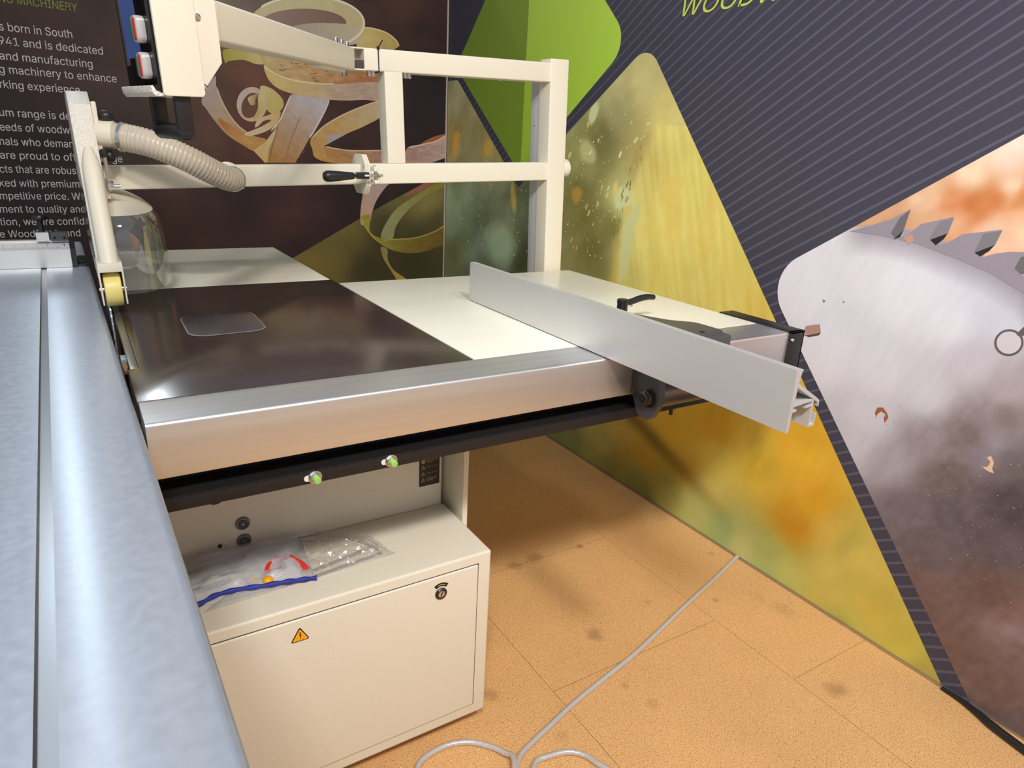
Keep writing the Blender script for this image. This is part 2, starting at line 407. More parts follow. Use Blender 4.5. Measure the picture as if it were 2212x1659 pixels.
def floor_mat():
    M = bpy.data.materials.new('chipboard_floor'); M.use_nodes = True; t = M.node_tree; n = t.nodes; l = t.links; b = n['Principled BSDF']
    c = n.new('ShaderNodeTexCoord')
    def noise(s, d, det_rough=0.6):
        x = n.new('ShaderNodeTexNoise'); x.inputs['Scale'].default_value = s; x.inputs['Detail'].default_value = d; x.inputs['Roughness'].default_value = det_rough
        l.new(c.outputs['Object'], x.inputs['Vector']); return x
    r1 = n.new('ShaderNodeValToRGB'); e = r1.color_ramp.elements
    e[0].position = 0.36; e[0].color = rgb(174, 124, 74); e[1].position = 0.66; e[1].color = rgb(248, 204, 144)
    k = e.new(0.5); k.color = rgb(224, 173, 114)
    l.new(noise(430, 4, 0.8).outputs['Fac'], r1.inputs['Fac'])
    # dark and pale flecks
    def flecks(scale, lo, hi, col, prev):
        v = noise(scale, 1)
        m_ = n.new('ShaderNodeMapRange'); m_.inputs['From Min'].default_value = lo; m_.inputs['From Max'].default_value = hi
        l.new(v.outputs['Fac'], m_.inputs['Value'])
        x = n.new('ShaderNodeMix'); x.data_type = 'RGBA'; x.inputs['B'].default_value = col
        l.new(m_.outputs[0], x.inputs['Factor']); l.new(prev, x.inputs['A']); return x.outputs['Result']
    cur = flecks(360, 0.635, 0.68, rgb(96, 58, 28), r1.outputs['Color'])
    cur = flecks(310, 0.66, 0.71, rgb(250, 214, 158), cur)
    # large soft unevenness
    v = noise(2.3, 3); mr = n.new('ShaderNodeMapRange'); mr.inputs['From Min'].default_value = 0.3; mr.inputs['From Max'].default_value = 0.7
    mr.inputs['To Min'].default_value = 0.93; mr.inputs['To Max'].default_value = 1.06
    l.new(v.outputs['Fac'], mr.inputs['Value'])
    mx = n.new('ShaderNodeMix'); mx.data_type = 'RGBA'; mx.blend_type = 'MULTIPLY'; mx.inputs['Factor'].default_value = 1
    l.new(cur, mx.inputs['A']); l.new(mr.outputs[0], mx.inputs['B']); cur = mx.outputs['Result']
    # round stains, each at its own place on the boards
    s = n.new('ShaderNodeSeparateXYZ'); l.new(c.outputs['Object'], s.inputs[0])
    wob = noise(26, 3)
    for px, py, r, dark in ((1285, 1370, 0.030, 0.42), (1805, 1490, 0.034, 0.40), (1690, 1315, 0.035, 0.16), (1350, 1481, 0.012, 0.3), (1537, 1196, 0.014, 0.3),
                            (1545, 1296, 0.012, 0.35), (1155, 1205, 0.030, 0.35), (1110, 1222, 0.028, 0.35), (1252, 1180, 0.013, 0.55), (1640, 1290, 0.03, 0.12), (1410, 1520, 0.02, 0.2), (1210, 1590, 0.02, 0.15),
                            (1060, 1500, 0.025, 0.35), (1400, 1300, 0.012, 0.2)):
        p = at(px, py, 2, 0.0)
        d = n.new('ShaderNodeVectorMath'); d.operation = 'DISTANCE'; l.new(c.outputs['Object'], d.inputs[0]); d.inputs[1].default_value = (p.x, p.y, 0)
        ad = n.new('ShaderNodeMath'); ad.operation = 'MULTIPLY_ADD'; ad.inputs[1].default_value = r * 1.6; l.new(wob.outputs['Fac'], ad.inputs[0]); l.new(d.outputs['Value'], ad.inputs[2])
        mp = n.new('ShaderNodeMapRange'); mp.interpolation_type = 'SMOOTHSTEP'
        mp.inputs['From Min'].default_value = r * 0.9; mp.inputs['From Max'].default_value = r * 2.1; mp.inputs['To Min'].default_value = dark; mp.inputs['To Max'].default_value = 0
        l.new(ad.outputs[0], mp.inputs['Value'])
        x = n.new('ShaderNodeMix'); x.data_type = 'RGBA'; x.inputs['B'].default_value = rgb(92, 66, 44)
        l.new(mp.outputs[0], x.inputs['Factor']); l.new(cur, x.inputs['A']); cur = x.outputs['Result']
    l.new(cur, b.inputs['Base Color']); b.inputs['Roughness'].default_value = 0.62; b.inputs['Specular IOR Level'].default_value = 0.3
    nz = noise(700, 2); bp = n.new('ShaderNodeBump'); bp.inputs['Strength'].default_value = 0.015; bp.inputs['Distance'].default_value = 0.002
    l.new(nz.outputs['Fac'], bp.inputs['Height']); l.new(bp.outputs[0], b.inputs['Normal'])
    return M
FLOORM = floor_mat(); GAP = mat('dark_joint', rgb(120, 84, 52), 0.9)
# chipboard sheets laid with hairline joints, over a dark underlay
fb = bmesh.new()
g = 0.00045
XJ = [(-3.2, -0.95), (-0.95, 0.846), (0.846, 1.415), (1.415, 2.6)]
YJ = {0: (-3, -0.6, 1.2, 3.6), 1: (-3, -0.2, 2.3, 3.6), 2: (-3, -0.2, 1.05, 1.545, 3.6), 3: (-3, -0.4, 0.785, 2.2, 3.6)}
me = None
for i, (x0, x1) in enumerate(XJ):
    ys = YJ[i]
    for y0, y1 in zip(ys, ys[1:]):
        fb.faces.new([fb.verts.new((x, y, 0)) for x, y in ((x0 + g, y0 + g), (x1 - g, y0 + g), (x1 - g, y1 - g), (x0 + g, y1 - g))])
nb = len(fb.faces)
ul = fb.faces.new([fb.verts.new((x, y, -0.004)) for x, y in ((-3.2, -3), (2.6, -3), (2.6, 3.6), (-3.2, 3.6))]); ul.material_index = 1
fme = bpy.data.meshes.new('floor'); fb.to_mesh(fme); fb.free(); fme.materials.append(FLOORM); fme.materials.append(GAP)
floor = bpy.data.objects.new('floor', fme); COL.objects.link(floor); floor['kind'] = 'structure'

WALLD = mat('dark_fabric_edge', rgb(40, 34, 40), 0.7)
wall_right = obj('wall_right', bx(WX, WX + 0.06, -0.6, WY + 0.06, 0.0, WH), WALLD, kind='structure')
wall_back = obj('wall_back', bx(-2.6, WX, WY, WY + 0.06, 0.0, WH), WALLD, kind='structure')
# aluminium frame edges of the stretched-fabric walls
obj('trim_1', bx(WX - 0.007, WX, -0.6, WY, 0.0, 0.008, 0.001), TRIM, kind='structure')
obj('trim_2', bx(WX - 0.012, WX - 0.0045, WY - 0.006, WY, 0.008, WH, 0.001), mat('corner_trim', rgb(186, 172, 162), 0.4), kind='structure')
obj('trim_3', bx(WX - 0.0045, WX - 0.001, WY - 0.004, WY, 0.008, WH), INK, kind='structure')

# ---- printed graphics of the right wall, in (y, z)
def R2(px, py):
    p = at(px, py, 0, WX); return (p.y, p.z)
def toR(u, v, d): return (WX - d, u, v)
def toB(u, v, d): return (u, WY - d, v)
STRIPE_S, STRIPE_P, STRIPE_0 = 0.645, 0.0369, 2.3409
def dark_stripes(u, v):
    base = np.array([66., 62., 74.]); k = (v + STRIPE_S * u - STRIPE_0) / STRIPE_P
    f = np.abs((k + 0.5) % 1 - 0.5) < 0.12
    return np.where(f[:, None], np.array([92., 88., 100.]), base[None, :])
layers = []
base_poly = [(-0.6, 0.0), (WY, 0.0), (WY, WH), (-0.6, WH)]
layers.append((base_poly, (67, 65, 78), 0))
# pale diagonal pinstripes: each a thin printed band cut to the wall
def clip_band(c0, c1):
    P = [(-0.6, c0 + STRIPE_S * 0.6), (WY, c0 - STRIPE_S * WY), (WY, c1 - STRIPE_S * WY), (-0.6, c1 + STRIPE_S * 0.6)]
    def cut(P, f):
        out = []
        for a, b in zip(P, P[1:] + P[:1]):
            fa, fb_ = f(a), f(b)
            if fa >= 0: out.append(a)
            if fa * fb_ < 0: t = fa / (fa - fb_); out.append((a[0] + (b[0] - a[0]) * t, a[1] + (b[1] - a[1]) * t))
        return out
    P = cut(P, lambda p: p[1]); 
    if P: P = cut(P, lambda p: WH - p[1])
    return P
def multi(polys):       # many small polygons printed as one layer each would stack up; they share a height instead
    return polys
stripes = []
k = -2
for k in range(-40, 70):
    c = STRIPE_0 - STRIPE_P * k
    P = clip_band(c - 0.0043, c + 0.0043)
    if len(P) >= 3: stripes.append(P)

green_c = at(1146, 0, 0, WX)
gt = 2.05
def Lx(p, q, z):       # point of the line pq at height z
    t = (z - p[1]) / (q[1] - p[1]); return (p[0] + (q[0] - p[0]) * t, z)
gA, gB = R2(1049, 0), R2(998, 117); gC, gTip = R2(1000, 172), R2(1119, 368)
gR1, gR2, gR4, gR5 = R2(1230, 240), R2(1322, 138), R2(1300, 0), R2(1325, 55)
# corners of the hexagon: left, bottom tip, right, then its top beyond the frame
gl = (3.36, 1.625); gb = (2.716, 1.145); gr = (2.045, 1.625)
glt = Lx(gl, gA, 2.12); grt = Lx((2.06, 1.615), gR4, 2.12)
green = rpoly([gl, gb, gr, grt, glt], [0.05, 0.0, 0.085, 0.05, 0.05])
mid = 2.712
def halfp(P, keep):
    out = []
    for a, b in zip(P, P[1:] + P[:1]):
        fa, fb_ = keep(a), keep(b)
        if fa >= 0: out.append(a)
        if fa * fb_ < 0: t = fa / (fa - fb_); out.append((a[0] + (b[0] - a[0]) * t, a[1] + (b[1] - a[1]) * t))
    return out
green_dark = halfp(green, lambda p: p[0] - mid); green_bright = halfp(green, lambda p: mid - p[0])  # the two printed tones of the hexagon
def gd(u, v):
    t = np.clip((v - 1.15) / 0.9, 0, 1)[:, None]; return np.array([128., 160., 46.]) * (1 - t) + np.array([130., 150., 56.]) * t
def gl_(u, v):
    t = np.clip((v - 1.15) / 0.9, 0, 1)[:, None]; s = np.clip((2.72 - u) / 0.6, 0, 1)[:, None]
    c = np.array([178., 218., 60.]) * (1 - t) + np.array([184., 216., 82.]) * t
    return c * (0.97 + 0.08 * s)
# yellow sawing photograph
yl = [R2(972, 176), R2(990, 174), R2(1003, 196), R2(1119, 404), R2(1230, 278), R2(1340, 153), R2(1390, 120), R2(1413, 170), R2(1690, 700), R2(1735, 800), R2(2037, 1485)]
yl = [(WY, 1.565), (3.34, 1.565), R2(1120, 405), (1.945, 1.612), (0.5755, 0.0), (WY, 0.0)]
yellow = rpoly(yl, [0.0, 0.05, 0.0, 0.085, 0, 0])
def anchors(rows):
    out = []
    for px, py, r, g_, b in rows:
        u, v = R2(px, py); out.append((u, v, r, g_, b))
    return out
Y_ANCH = anchors([(1385,170,190,178,120),(1440,260,206,191,116),(1500,420,224,210,116),(1580,600,220,196,92),(1640,680,224,182,66),(1480,600,216,202,108),(1440,520,222,208,120),(1400,560,202,196,110),(1420,660,200,196,100),(1530,520,222,202,104),
 (1330,230,150,144,98),(1300,300,118,114,68),(1260,350,140,138,86),(1345,440,176,174,112),(1265,480,118,113,62),(1290,560,112,108,60),(1250,420,118,114,66),(1320,500,126,120,70),(1365,590,150,148,86),(1345,200,170,160,106),(1400,330,168,152,92),
 (985,200,136,131,95),(985,300,136,124,76),(1010,330,124,120,82),(1060,320,136,124,76),(1000,420,112,124,94),(980,470,122,138,108),(1040,450,98,108,82),(1100,470,108,116,88),(1090,520,124,141,112),(1030,530,100,112,90),(1130,560,72,80,56),(980,570,98,104,70),(1130,470,92,100,74),  # darker anchors partly carry the crossbar's soft wall shadow in the print colour
 (1230,950,110,124,76),(1300,950,150,142,82),(1340,920,165,142,70),(1450,920,195,160,52),(1550,920,205,165,52),(1290,1000,128,132,72),(1400,980,172,148,56),(1380,1060,128,134,76),(1440,1060,160,160,84),(1480,1000,190,160,60),
 (1500,1100,186,188,112),(1540,1060,206,192,102),(1560,1000,218,198,92),(1620,960,226,198,82),(1640,1000,212,176,56),(1720,980,230,178,50),(1760,1080,222,168,44),(1720,1130,206,150,38),(1800,1150,216,182,80),(1780,1230,200,186,90),(1850,1200,216,192,90),(1830,1180,178,168,82),
 (1600,1180,198,195,122),(1650,1200,178,184,104),(1700,1250,196,196,106),(1770,1300,206,190,92),(1850,1350,206,196,96),(1950,1400,202,188,80),(1990,1450,172,162,74),(1650,1250,168,190,122),(1750,1350,180,186,102),(1880,1330,216,192,86),(1560,1150,160,180,112),(1830,1370,160,160,76)])
yf = idw(Y_ANCH, 3.0, 0.03)
def curve_y(v):         # where the sawn timber's edge runs, y as a function of z
    zs = [0.0, 0.80, 0.93, 1.05, 1.17, 1.32, 1.45, 1.6]; ys = [2.0, 2.02, 2.02, 1.985, 1.95, 1.88, 1.82, 1.75]
    return np.interp(v, zs, ys)
def yellow_col(u, v):
    c = yf(u, v); above = np.clip((v - 0.62) / 0.12, 0, 1)
    n1 = fbm(u * 9 + v * 4, v * 9); n2 = fbm(u * 55 + v * 10, v * 9); n3 = fbm(u * 34, v * 34)
    inwood = 1 / (1 + np.exp((u - curve_y(v)) / 0.012))
    n4 = fbm(u * 70 - v * 22, v * 5); wood = np.array([222., 206., 112.]) + (n4[:, None] - 0.5) * np.array([40., 46., 60.])
    wo_ = np.clip((fbm(u * 14, v * 7) - 0.56) * 6, 0, 1)[:, None]
    wood = wood * (1 - wo_ * 0.6) + np.array([222., 184., 84.]) * wo_ * 0.6
    air = c + (n1[:, None] - 0.5) * 34 + (n3[:, None] - 0.5) * 12
    k = (above * inwood * (v < 1.35))[:, None] * 0.65
    low = c + (fbm(u * 6 + v * 3, v * 7)[:, None] - 0.5) * np.array([34., 34., 26.])
    # dark seam running down through the lower part
    seam = np.exp(-((v - (0.345 + (u - 1.95) * 0.36)) / 0.035) ** 2) * (u > 1.25) * np.clip((u - 1.25) / 0.4, 0, 1)
    low = low * (1 - 0.34 * seam[:, None])
    grain = np.clip((v - 0.28 - (u - 1.5) * 0.3) / 0.1, 0, 1) * (1 - above)
    low = low + ((n2 - 0.5) * 12 * grain)[:, None]
    air = air * (1 - k) + wood * k
    return low * (1 - above[:, None]) + air * above[:, None]
# flying chips in the picture
rnd = random.Random(5)
chips = []
def chip(u, v, L, w, ang, col, n=7):
    pts = []
    for i in range(n):
        t = 2 * math.pi * i / n; r = 1 + rnd.uniform(-0.28, 0.28)
        x, y = L * r * math.cos(t), w * r * math.sin(t)
        pts.append((u + x * math.cos(ang) - y * math.sin(ang), v + x * math.sin(ang) + y * math.cos(ang)))
    chips.append((pts, col, 0))
def soft_blob(px, py, ru, rv, ang, col, edge):
    """printed out-of-focus blob: painted into the picture colours"""
    u0, v0 = R2(px, py); return (u0, v0, ru, rv, ang, np.array(col, float), edge)
BLOBS = [soft_blob(1345, 430, 0.062, 0.052, 0.0, (198, 202, 146), 0.3), soft_blob(1270, 330, 0.075, 0.05, 0.6, (170, 170, 116), 0.5), soft_blob(1352, 545, 0.040, 0.15, 0.12, (192, 196, 138), 0.35), soft_blob(1362, 480, 0.036, 0.10, 0.5, (196, 196, 134), 0.4),
         soft_blob(1283, 245, 0.03, 0.055, 0.4, (186, 190, 138), 0.4), soft_blob(1245, 420, 0.05, 0.05, 0.2, (166, 132, 56), 0.6), soft_blob(985, 310, 0.05, 0.085, 0.1, (178, 134, 52), 0.5), soft_blob(1055, 322, 0.055, 0.05, 0.2, (170, 136, 56), 0.6),
         soft_blob(1110, 430, 0.03, 0.09, -0.25, (170, 148, 74), 0.5), soft_blob(1085, 500, 0.04, 0.02, -0.5, (158, 140, 84), 0.6), soft_blob(1075, 525, 0.2, 0.12, 0.0, (128, 146, 116), 0.8), soft_blob(1330, 410, 0.02, 0.04, 0, (212, 190, 110), 0.5), soft_blob(1355, 452, 0.04, 0.02, 0, (206, 186, 100), 0.6)]
def print_gain(u, v):  # brighter print colour toward the back makes up for lamp light falling off
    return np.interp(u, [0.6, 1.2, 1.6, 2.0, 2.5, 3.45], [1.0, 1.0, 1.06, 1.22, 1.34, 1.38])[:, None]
def yellow_all(u, v):
    c = yellow_col(u, v)
    for u0, v0, ru, rv, an, col, ed in BLOBS:
        x = (u - u0) * math.cos(an) + (v - v0) * math.sin(an); y = -(u - u0) * math.sin(an) + (v - v0) * math.cos(an)
        d = np.sqrt((x / ru) ** 2 + (y / rv) ** 2) + (fbm(u * 20, v * 20) - 0.5) * 0.5
        w = np.clip((1 - d) / ed, 0, 1)[:, None]; w = w * w * (3 - 2 * w); c = c * (1 - w * 0.9) + col * w * 0.9
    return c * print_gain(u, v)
def inpoly(p, P):
    c = False
    for i in range(len(P)):
        a, b = P[i], P[i - 1]
        if (a[1] > p[1]) != (b[1] > p[1]) and p[0] < (b[0] - a[0]) * (p[1] - a[1]) / (b[1] - a[1]) + a[0]: c = not c
    return c
for i in range(200):
    u = rnd.uniform(1.9, 2.46); v = rnd.uniform(0.85, 1.5)
    if v > 1.53 - abs(u - 1.95) * 0.55: continue
    big = rnd.random() < 0.16; L = rnd.uniform(0.008, 0.018) if big else rnd.uniform(0.0022, 0.006)
    cc = rnd.choice([(166, 160, 104), (184, 180, 124), (154, 146, 92), (190, 186, 134)])
    if u < curve_y(v) + 0.01 and v < 1.3: continue
    chip(u, v, L, L * rnd.uniform(0.28, 0.55), 2.0 + rnd.uniform(-0.4, 0.4), cc)
for i in range(120):
    u = rnd.uniform(2.5, 3.42); v = rnd.uniform(0.75, 1.5)
    if v > 1.06 + abs(u - 2.72) * 0.62: continue
    L = rnd.uniform(0.002, 0.007); chip(u, v, L, L * 0.5, 2.3 + rnd.uniform(-0.5, 0.5), rnd.choice([(160, 160, 118), (150, 140, 90), (168, 172, 134)]))
for i in range(40):      # dark splinters along the cut
    v = rnd.uniform(0.9, 1.28); u = float(curve_y(np.array([v]))[0]) + rnd.uniform(0.0, 0.045)
    L = rnd.uniform(0.004, 0.012); chip(u, v, L, L * 0.22, 1.8 + rnd.uniform(-0.3, 0.3), (140, 130, 76), 6)
# saw-blade photograph
wp = [(0.3, R2(2212, 290)[1] + 0.441 * 0.62), R2(2212, 290), R2(1690, 575), R2(2092, 1511)]
wA, wB = R2(2212, 290), R2(1715, 561)
sl = (wA[1] - wB[1]) / (wA[0] - wB[0])
wcor = (1.325, wB[1] + sl * (1.325 - wB[0]))
white = rpoly([(-0.6, wB[1] + sl * (-0.6 - wB[0])), wcor, (0.506, 0.0), (-0.6, 0.0)], [0, 0.105, 0, 0], n=10)
W_ANCH = anchors([(1720,620,229,226,229),(1850,560,223,219,221),(1950,640,226,223,229),(2050,700,223,221,227),(2150,680,206,206,216),(1780,760,223,221,225),(1900,800,216,214,219),(2000,850,206,204,211),(2100,780,196,191,199),(2180,850,178,166,170),(1850,950,198,196,203),(1920,1000,168,161,168),
 (2000,960,150,138,142),(2100,950,122,106,102),(2180,900,135,120,118),(2050,1030,108,94,91),(2180,1000,104,94,94),(1960,1100,118,106,110),(2060,1120,98,88,93),(2180,1080,84,74,77),(2000,1180,108,94,97),(2150,1180,98,86,90),(2000,1280,116,92,87),(2150,1280,106,82,76),(2080,1400,116,90,82),(2200,1400,122,96,91),(2150,1500,116,92,86),(2200,1580,116,95,92),
 (2190,1330,130,100,92),(2190,1370,150,128,132),(2120,980,140,128,140),(2150,960,150,140,150),(1880,900,205,203,209),(2212,1100,80,70,72)])
wf = idw(W_ANCH, 3.0, 0.03)
rimp = [R2(1835, 492), R2(1900, 486), R2(1980, 502), R2(2060, 532), R2(2140, 562), R2(2212, 606), (0.45, 0.82)]
rimp.sort(); ru_ = [p[0] for p in rimp]; rv_ = [p[1] for p in rimp]
C_ANCH = anchors([(2000,430,222,178,140),(2100,380,228,190,152),(2180,330,250,228,208),(2150,430,196,112,56),(2060,440,206,126,76),(2200,480,236,184,146),(2190,400,244,216,188),(1900,480,215,165,125),(2110,450,190,104,48),(2212,420,205,130,70),(2150,500,222,178,145),(2050,480,216,160,120)])
cf = idw(C_ANCH, 3.0, 0.02)
def white_col(u, v):
    c = wf(u, v); rim = np.interp(u, ru_, rv_)
    n = fbm(u * 90 + v * 30, v * 14 - u * 6) - 0.5; n2 = fbm(u * 60, v * 60) - 0.5; n3 = fbm(u * 7, v * 7) - 0.5
    dark = np.clip((200 - c.mean(1)) / 60, 0, 1)
    c = c + n[:, None] * 10 + (n2 * 22 * dark)[:, None] + (n3 * 8 * dark)[:, None]
    # grey bevel under the rim
    d = rim - v
    g_ = np.clip(1.35 - d / 0.06, 0, 1) * np.clip((1.12 - u) / 0.08, 0, 1)
    c = c * (1 - 0.62 * g_[:, None]) + np.array([128., 118., 130.]) * 0.62 * g_[:, None]
    sky = cf(u, v) + (fbm(u * 16, v * 16)[:, None] - 0.5) * np.array([50., 70., 80.])
    w = np.clip((v - rim) / 0.004, 0, 1)[:, None]
    return c * (1 - w) + sky * w
extra = []
def PR(pts): return [R2(a, b) for a, b in pts]
def vgrad(v0, v1, ca, cb):
    def f(u, v):
        t = np.clip((v - v0) / (v1 - v0), 0, 1)[:, None]; return np.array(ca, float) * (1 - t) + np.array(cb, float) * t + (fbm(u * 60, v * 60)[:, None] - 0.5) * 14
    return f
saw_edge = PR([(1836,500),(1872,490),(1925,474),(1968,452),(1940,516),(1960,508),(1990,484),(2062,468),(2026,530),(2048,524),(2080,506),(2166,496),(2122,556),(2150,548),(2180,544),(2250,545),(2210,596),(2250,600),(2250,650),(2212,634),(2140,590),(2060,556),(1980,526),(1900,508)])
extra.append((saw_edge, (150, 142, 150), 0))
for pts, col in ((((1925,503),(1945,470),(1968,452),(1952,500),(1935,516)), (112,104,108)), (((2008,515),(2030,480),(2062,470),(2048,505),(2022,528)), (132,128,134)), (((2105,545),(2125,505),(2166,498),(2150,530),(2118,552)), (126,122,126)), (((2192,580),(2206,555),(2240,550),(2240,590),(2205,592)), (110,104,106)),
                 
                 (((1945,512),(1930,518),(1952,498)), (40,34,34)), (((2022,530),(2010,518),(2048,504),(2040,516)), (40,36,36)), (((2118,554),(2106,546),(2150,529),(2138,542)), (44,38,38)),
                 (((1953,512),(1970,505),(1976,520),(1962,528)), (196,150,120)), (((1736,718),(1742,704),(1772,700),(1774,718),(1748,724)), (176,140,124)), (((1734,722),(1748,724),(1774,718),(1770,724),(1748,728)), (96,70,62)),
                 (((1891,892),(1896,880),(1908,880),(1917,892),(1920,902),(1912,914),(1910,902),(1914,894),(1904,888),(1895,896),(1894,902)), (160,92,56)), (((2132,988),(2142,984),(2148,1000),(2144,1012),(2148,1022),(2140,1020),(2132,1016),(2122,1008),(2134,1008),(2140,998)), (224,186,158)),
                 (((1778,646),(1784,650),(1780,654)), (110,104,104)), (((1822,650),(1826,652),(1822,655)), (120,112,112))):
    extra.append((PR(pts), col, 0))
hc = R2(2180, 740); hr = 0.030
ring = lambda r: [(hc[0] + r * 0.95 * math.cos(t * math.pi / 16), hc[1] + r * math.sin(t * math.pi / 16)) for t in range(32)]
extra.append((ring(hr), (98, 90, 92), 0)); extra.append((ring(hr * 0.84), (206, 200, 204), 0))
extra.append((PR([(2196, 722), (2212, 706), (2240, 700), (2240, 712), (2204, 728)]), (98, 90, 92), 0))
NX = len(extra)
for i in range(260):      # glinting specks on the blade picture
    u = rnd.uniform(0.45, 0.98); v = rnd.uniform(0.12, 0.68)
    if u > 0.52 + 0.62 * v + 0.05: continue
    if abs(v - 0.52) > 0.16 and rnd.random() < 0.6: continue
    r = rnd.uniform(0.0006, 0.0016); extra.append(([(u + r * math.cos(t), v + r * math.sin(t)) for t in (0, 1.25, 2.5, 3.8, 5)], rnd.choice([(176, 160, 150), (160, 152, 160), (190, 172, 150)]), 0))
layers2 = [(P, (90, 88, 102), 0) for P in stripes]
# one printed skin per picture, kept as parts of the wall they cover
printed('striped_print', layers[:1], toR, wall_right)
def flat_stack(name, items, d0, to3, parent, m=None):
    verts, faces, cols = [], [], []
    for poly, color, step in items:
        u, v, fo, c = patch(None, poly, to3, color, step, None); off = len(verts)
        verts += [to3(a, b, d0) for a, b in zip(u, v)]; faces += [[i + off for i in f] for f in fo]; cols.append(c)
    me = bpy.data.meshes.new(name); me.from_pydata(verts, [], faces); cols = np.vstack(cols)
    a = me.color_attributes.new('Col', 'FLOAT_COLOR', 'POINT'); a.data.foreach_set('color', np.hstack([cols, np.ones((len(cols), 1))]).ravel())
    me.materials.append(m or PRINT); o = bpy.data.objects.new(name, me); COL.objects.link(o); o.parent = parent; me.transform(wmat(parent).inverted())
    return o
flat_stack('pinstripes', layers2, 0.0008, toR, wall_right)
band = rpoly([(WY, 1.64), (3.40, 1.655), (2.716, 1.08), (1.95, 1.70)], 0)
# the dark plain gap between the green hexagon and the yellow photograph carries no stripes
flat_stack('green_hexagon', [(green_dark, gd, 0.03), (green_bright, gl_, 0.03)], 0.0012, toR, wall_right)
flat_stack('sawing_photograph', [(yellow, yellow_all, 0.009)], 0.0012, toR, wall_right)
flat_stack('flying_chips', [(P, tuple(min(255, k_ * (1.42 if c_[0] != 140 else 1.1)) for k_ in c_), s_) for P, c_, s_ in chips], 0.0016, toR, wall_right)
flat_stack('saw_blade_photograph', [(white, white_col, 0.008)], 0.0012, toR, wall_right)
for i in range(1): pass
def stacked(name, items, d0, to3, parent):
    verts, faces, cols = [], [], []
    for k, (poly, color, step) in enumerate(items):
        u, v, fo, c = patch(None, poly, to3, color, step, None); off = len(verts)
        d = d0 + 0.00003 * k
        verts += [to3(a, b, d) for a, b in zip(u, v)]; faces += [[i + off for i in f] for f in fo]; cols.append(c)
    me = bpy.data.meshes.new(name); me.from_pydata(verts, [], faces); cols = np.vstack(cols)
    a = me.color_attributes.new('Col', 'FLOAT_COLOR', 'POINT'); a.data.foreach_set('color', np.hstack([cols, np.ones((len(cols), 1))]).ravel())
    me.materials.append(PRINT); o = bpy.data.objects.new(name, me); COL.objects.link(o); o.parent = parent; me.transform(wmat(parent).inverted())
    return o
stacked('blade_teeth_and_chips', extra[:NX], 0.0016, toR, wall_right)
flat_stack('glinting_specks', extra[NX:], 0.0024, toR, wall_right)
MR = Matrix(((0, 0, -1, WX - 0.0016), (-1, 0, 0, 0), (0, 1, 0, 0), (0, 0, 0, 1)))
p0 = R2(1475, 34)
text_mesh('printed_heading', 'WOODWO', LIME, wall_right, Matrix.Translation((0, p0[0], 1.6765)) @ MR, 0.105, width=0.452, shear=0.28)

# ---- printed graphics of the back wall, in (x, z)
def B2(px, py):
    p = at(px, py, 1, WY); return (p.x, p.z)
def cr(a, b): return B2(420 + a / 3.95, b / 3.95)
def cr2(a, b): return B2(640 + a / 3.568, 300 + b / 3.568)
def banch(rows):
    return [(*B2(px, py), r, g_, b) for px, py, r, g_, b in rows]
D_ANCH = banch([(60,50,58,40,36),(150,120,62,46,42),(60,200,52,36,36),(60,330,34,27,31),(60,480,32,27,33),(250,200,84,66,58),(250,120,70,52,46),(300,450,52,34,34),(450,450,58,38,36),(420,330,96,68,56),(520,430,44,30,32),(480,200,100,72,58),(560,240,98,56,48),(540,330,84,50,42),(560,180,100,62,52),(700,280,70,42,38),(760,290,60,38,36),(900,60,48,30,30),(880,20,74,46,40),(930,200,36,27,31),(780,450,42,30,32),(700,470,50,32,34),(620,480,64,38,36),(900,300,36,26,30),(480,30,128,112,102),(560,20,120,104,96),(400,500,66,42,36),(300,260,70,56,52),(650,540,40,28,30)])
df_ = idw(D_ANCH, 3.0, 0.05)
def brown_col(u, v):
    c = df_(u, v); n = fbm(u * 5, v * 5) - 0.5; n2 = fbm(u * 3 + 9, v * 14) - 0.5
    return c * (1 + n[:, None] * 0.55 + n2[:, None] * 0.28)
olive = [B2(640, 553), B2(810, 453), (WX, 1.122), (WX, 0.0), (-0.35, 0.0)]
sl2 = (olive[1][1] - olive[0][1]) / (olive[1][0] - olive[0][0]); olive[4] = (olive[0][0] - olive[0][1] / sl2, 0.0)
O_ANCH = banch([(700,560,98,88,42),(760,500,92,82,42),(900,520,62,58,34),(920,440,112,104,56),(800,590,60,56,32),(900,590,58,54,32),(860,420,96,88,48),(840,500,64,58,34),(940,480,70,66,38),(690,570,110,96,46)])
of_ = idw(O_ANCH, 3.0, 0.05)
def olive_col(u, v): return of_(u, v) * (1 + (fbm(u * 6, v * 6)[:, None] - 0.5) * 0.3)
def grad(p, q, ca, cb, grain=14, freq=(70, 70)):
    p, q = Vector(p), Vector(q); d = q - p; ca = np.array(ca, float); cb = np.array(cb, float)
    def f(u, v):
        t = np.clip(((u - p.x) * d.x + (v - p.y) * d.y) / d.length_squared, 0, 1)[:, None]
        return ca * (1 - t) + cb * t + (fbm(u * freq[0], v * freq[1])[:, None] - 0.5) * grain * 2
    return f
def ell(cx, cy, a, b, n=40, rot=0.0):
    return [cr(cx + a * math.cos(t) * math.cos(rot) - b * math.sin(t) * math.sin(rot), cy + a * math.cos(t) * math.sin(rot) + b * math.sin(t) * math.cos(rot)) for t in [2 * math.pi * k / n for k in range(n)]]
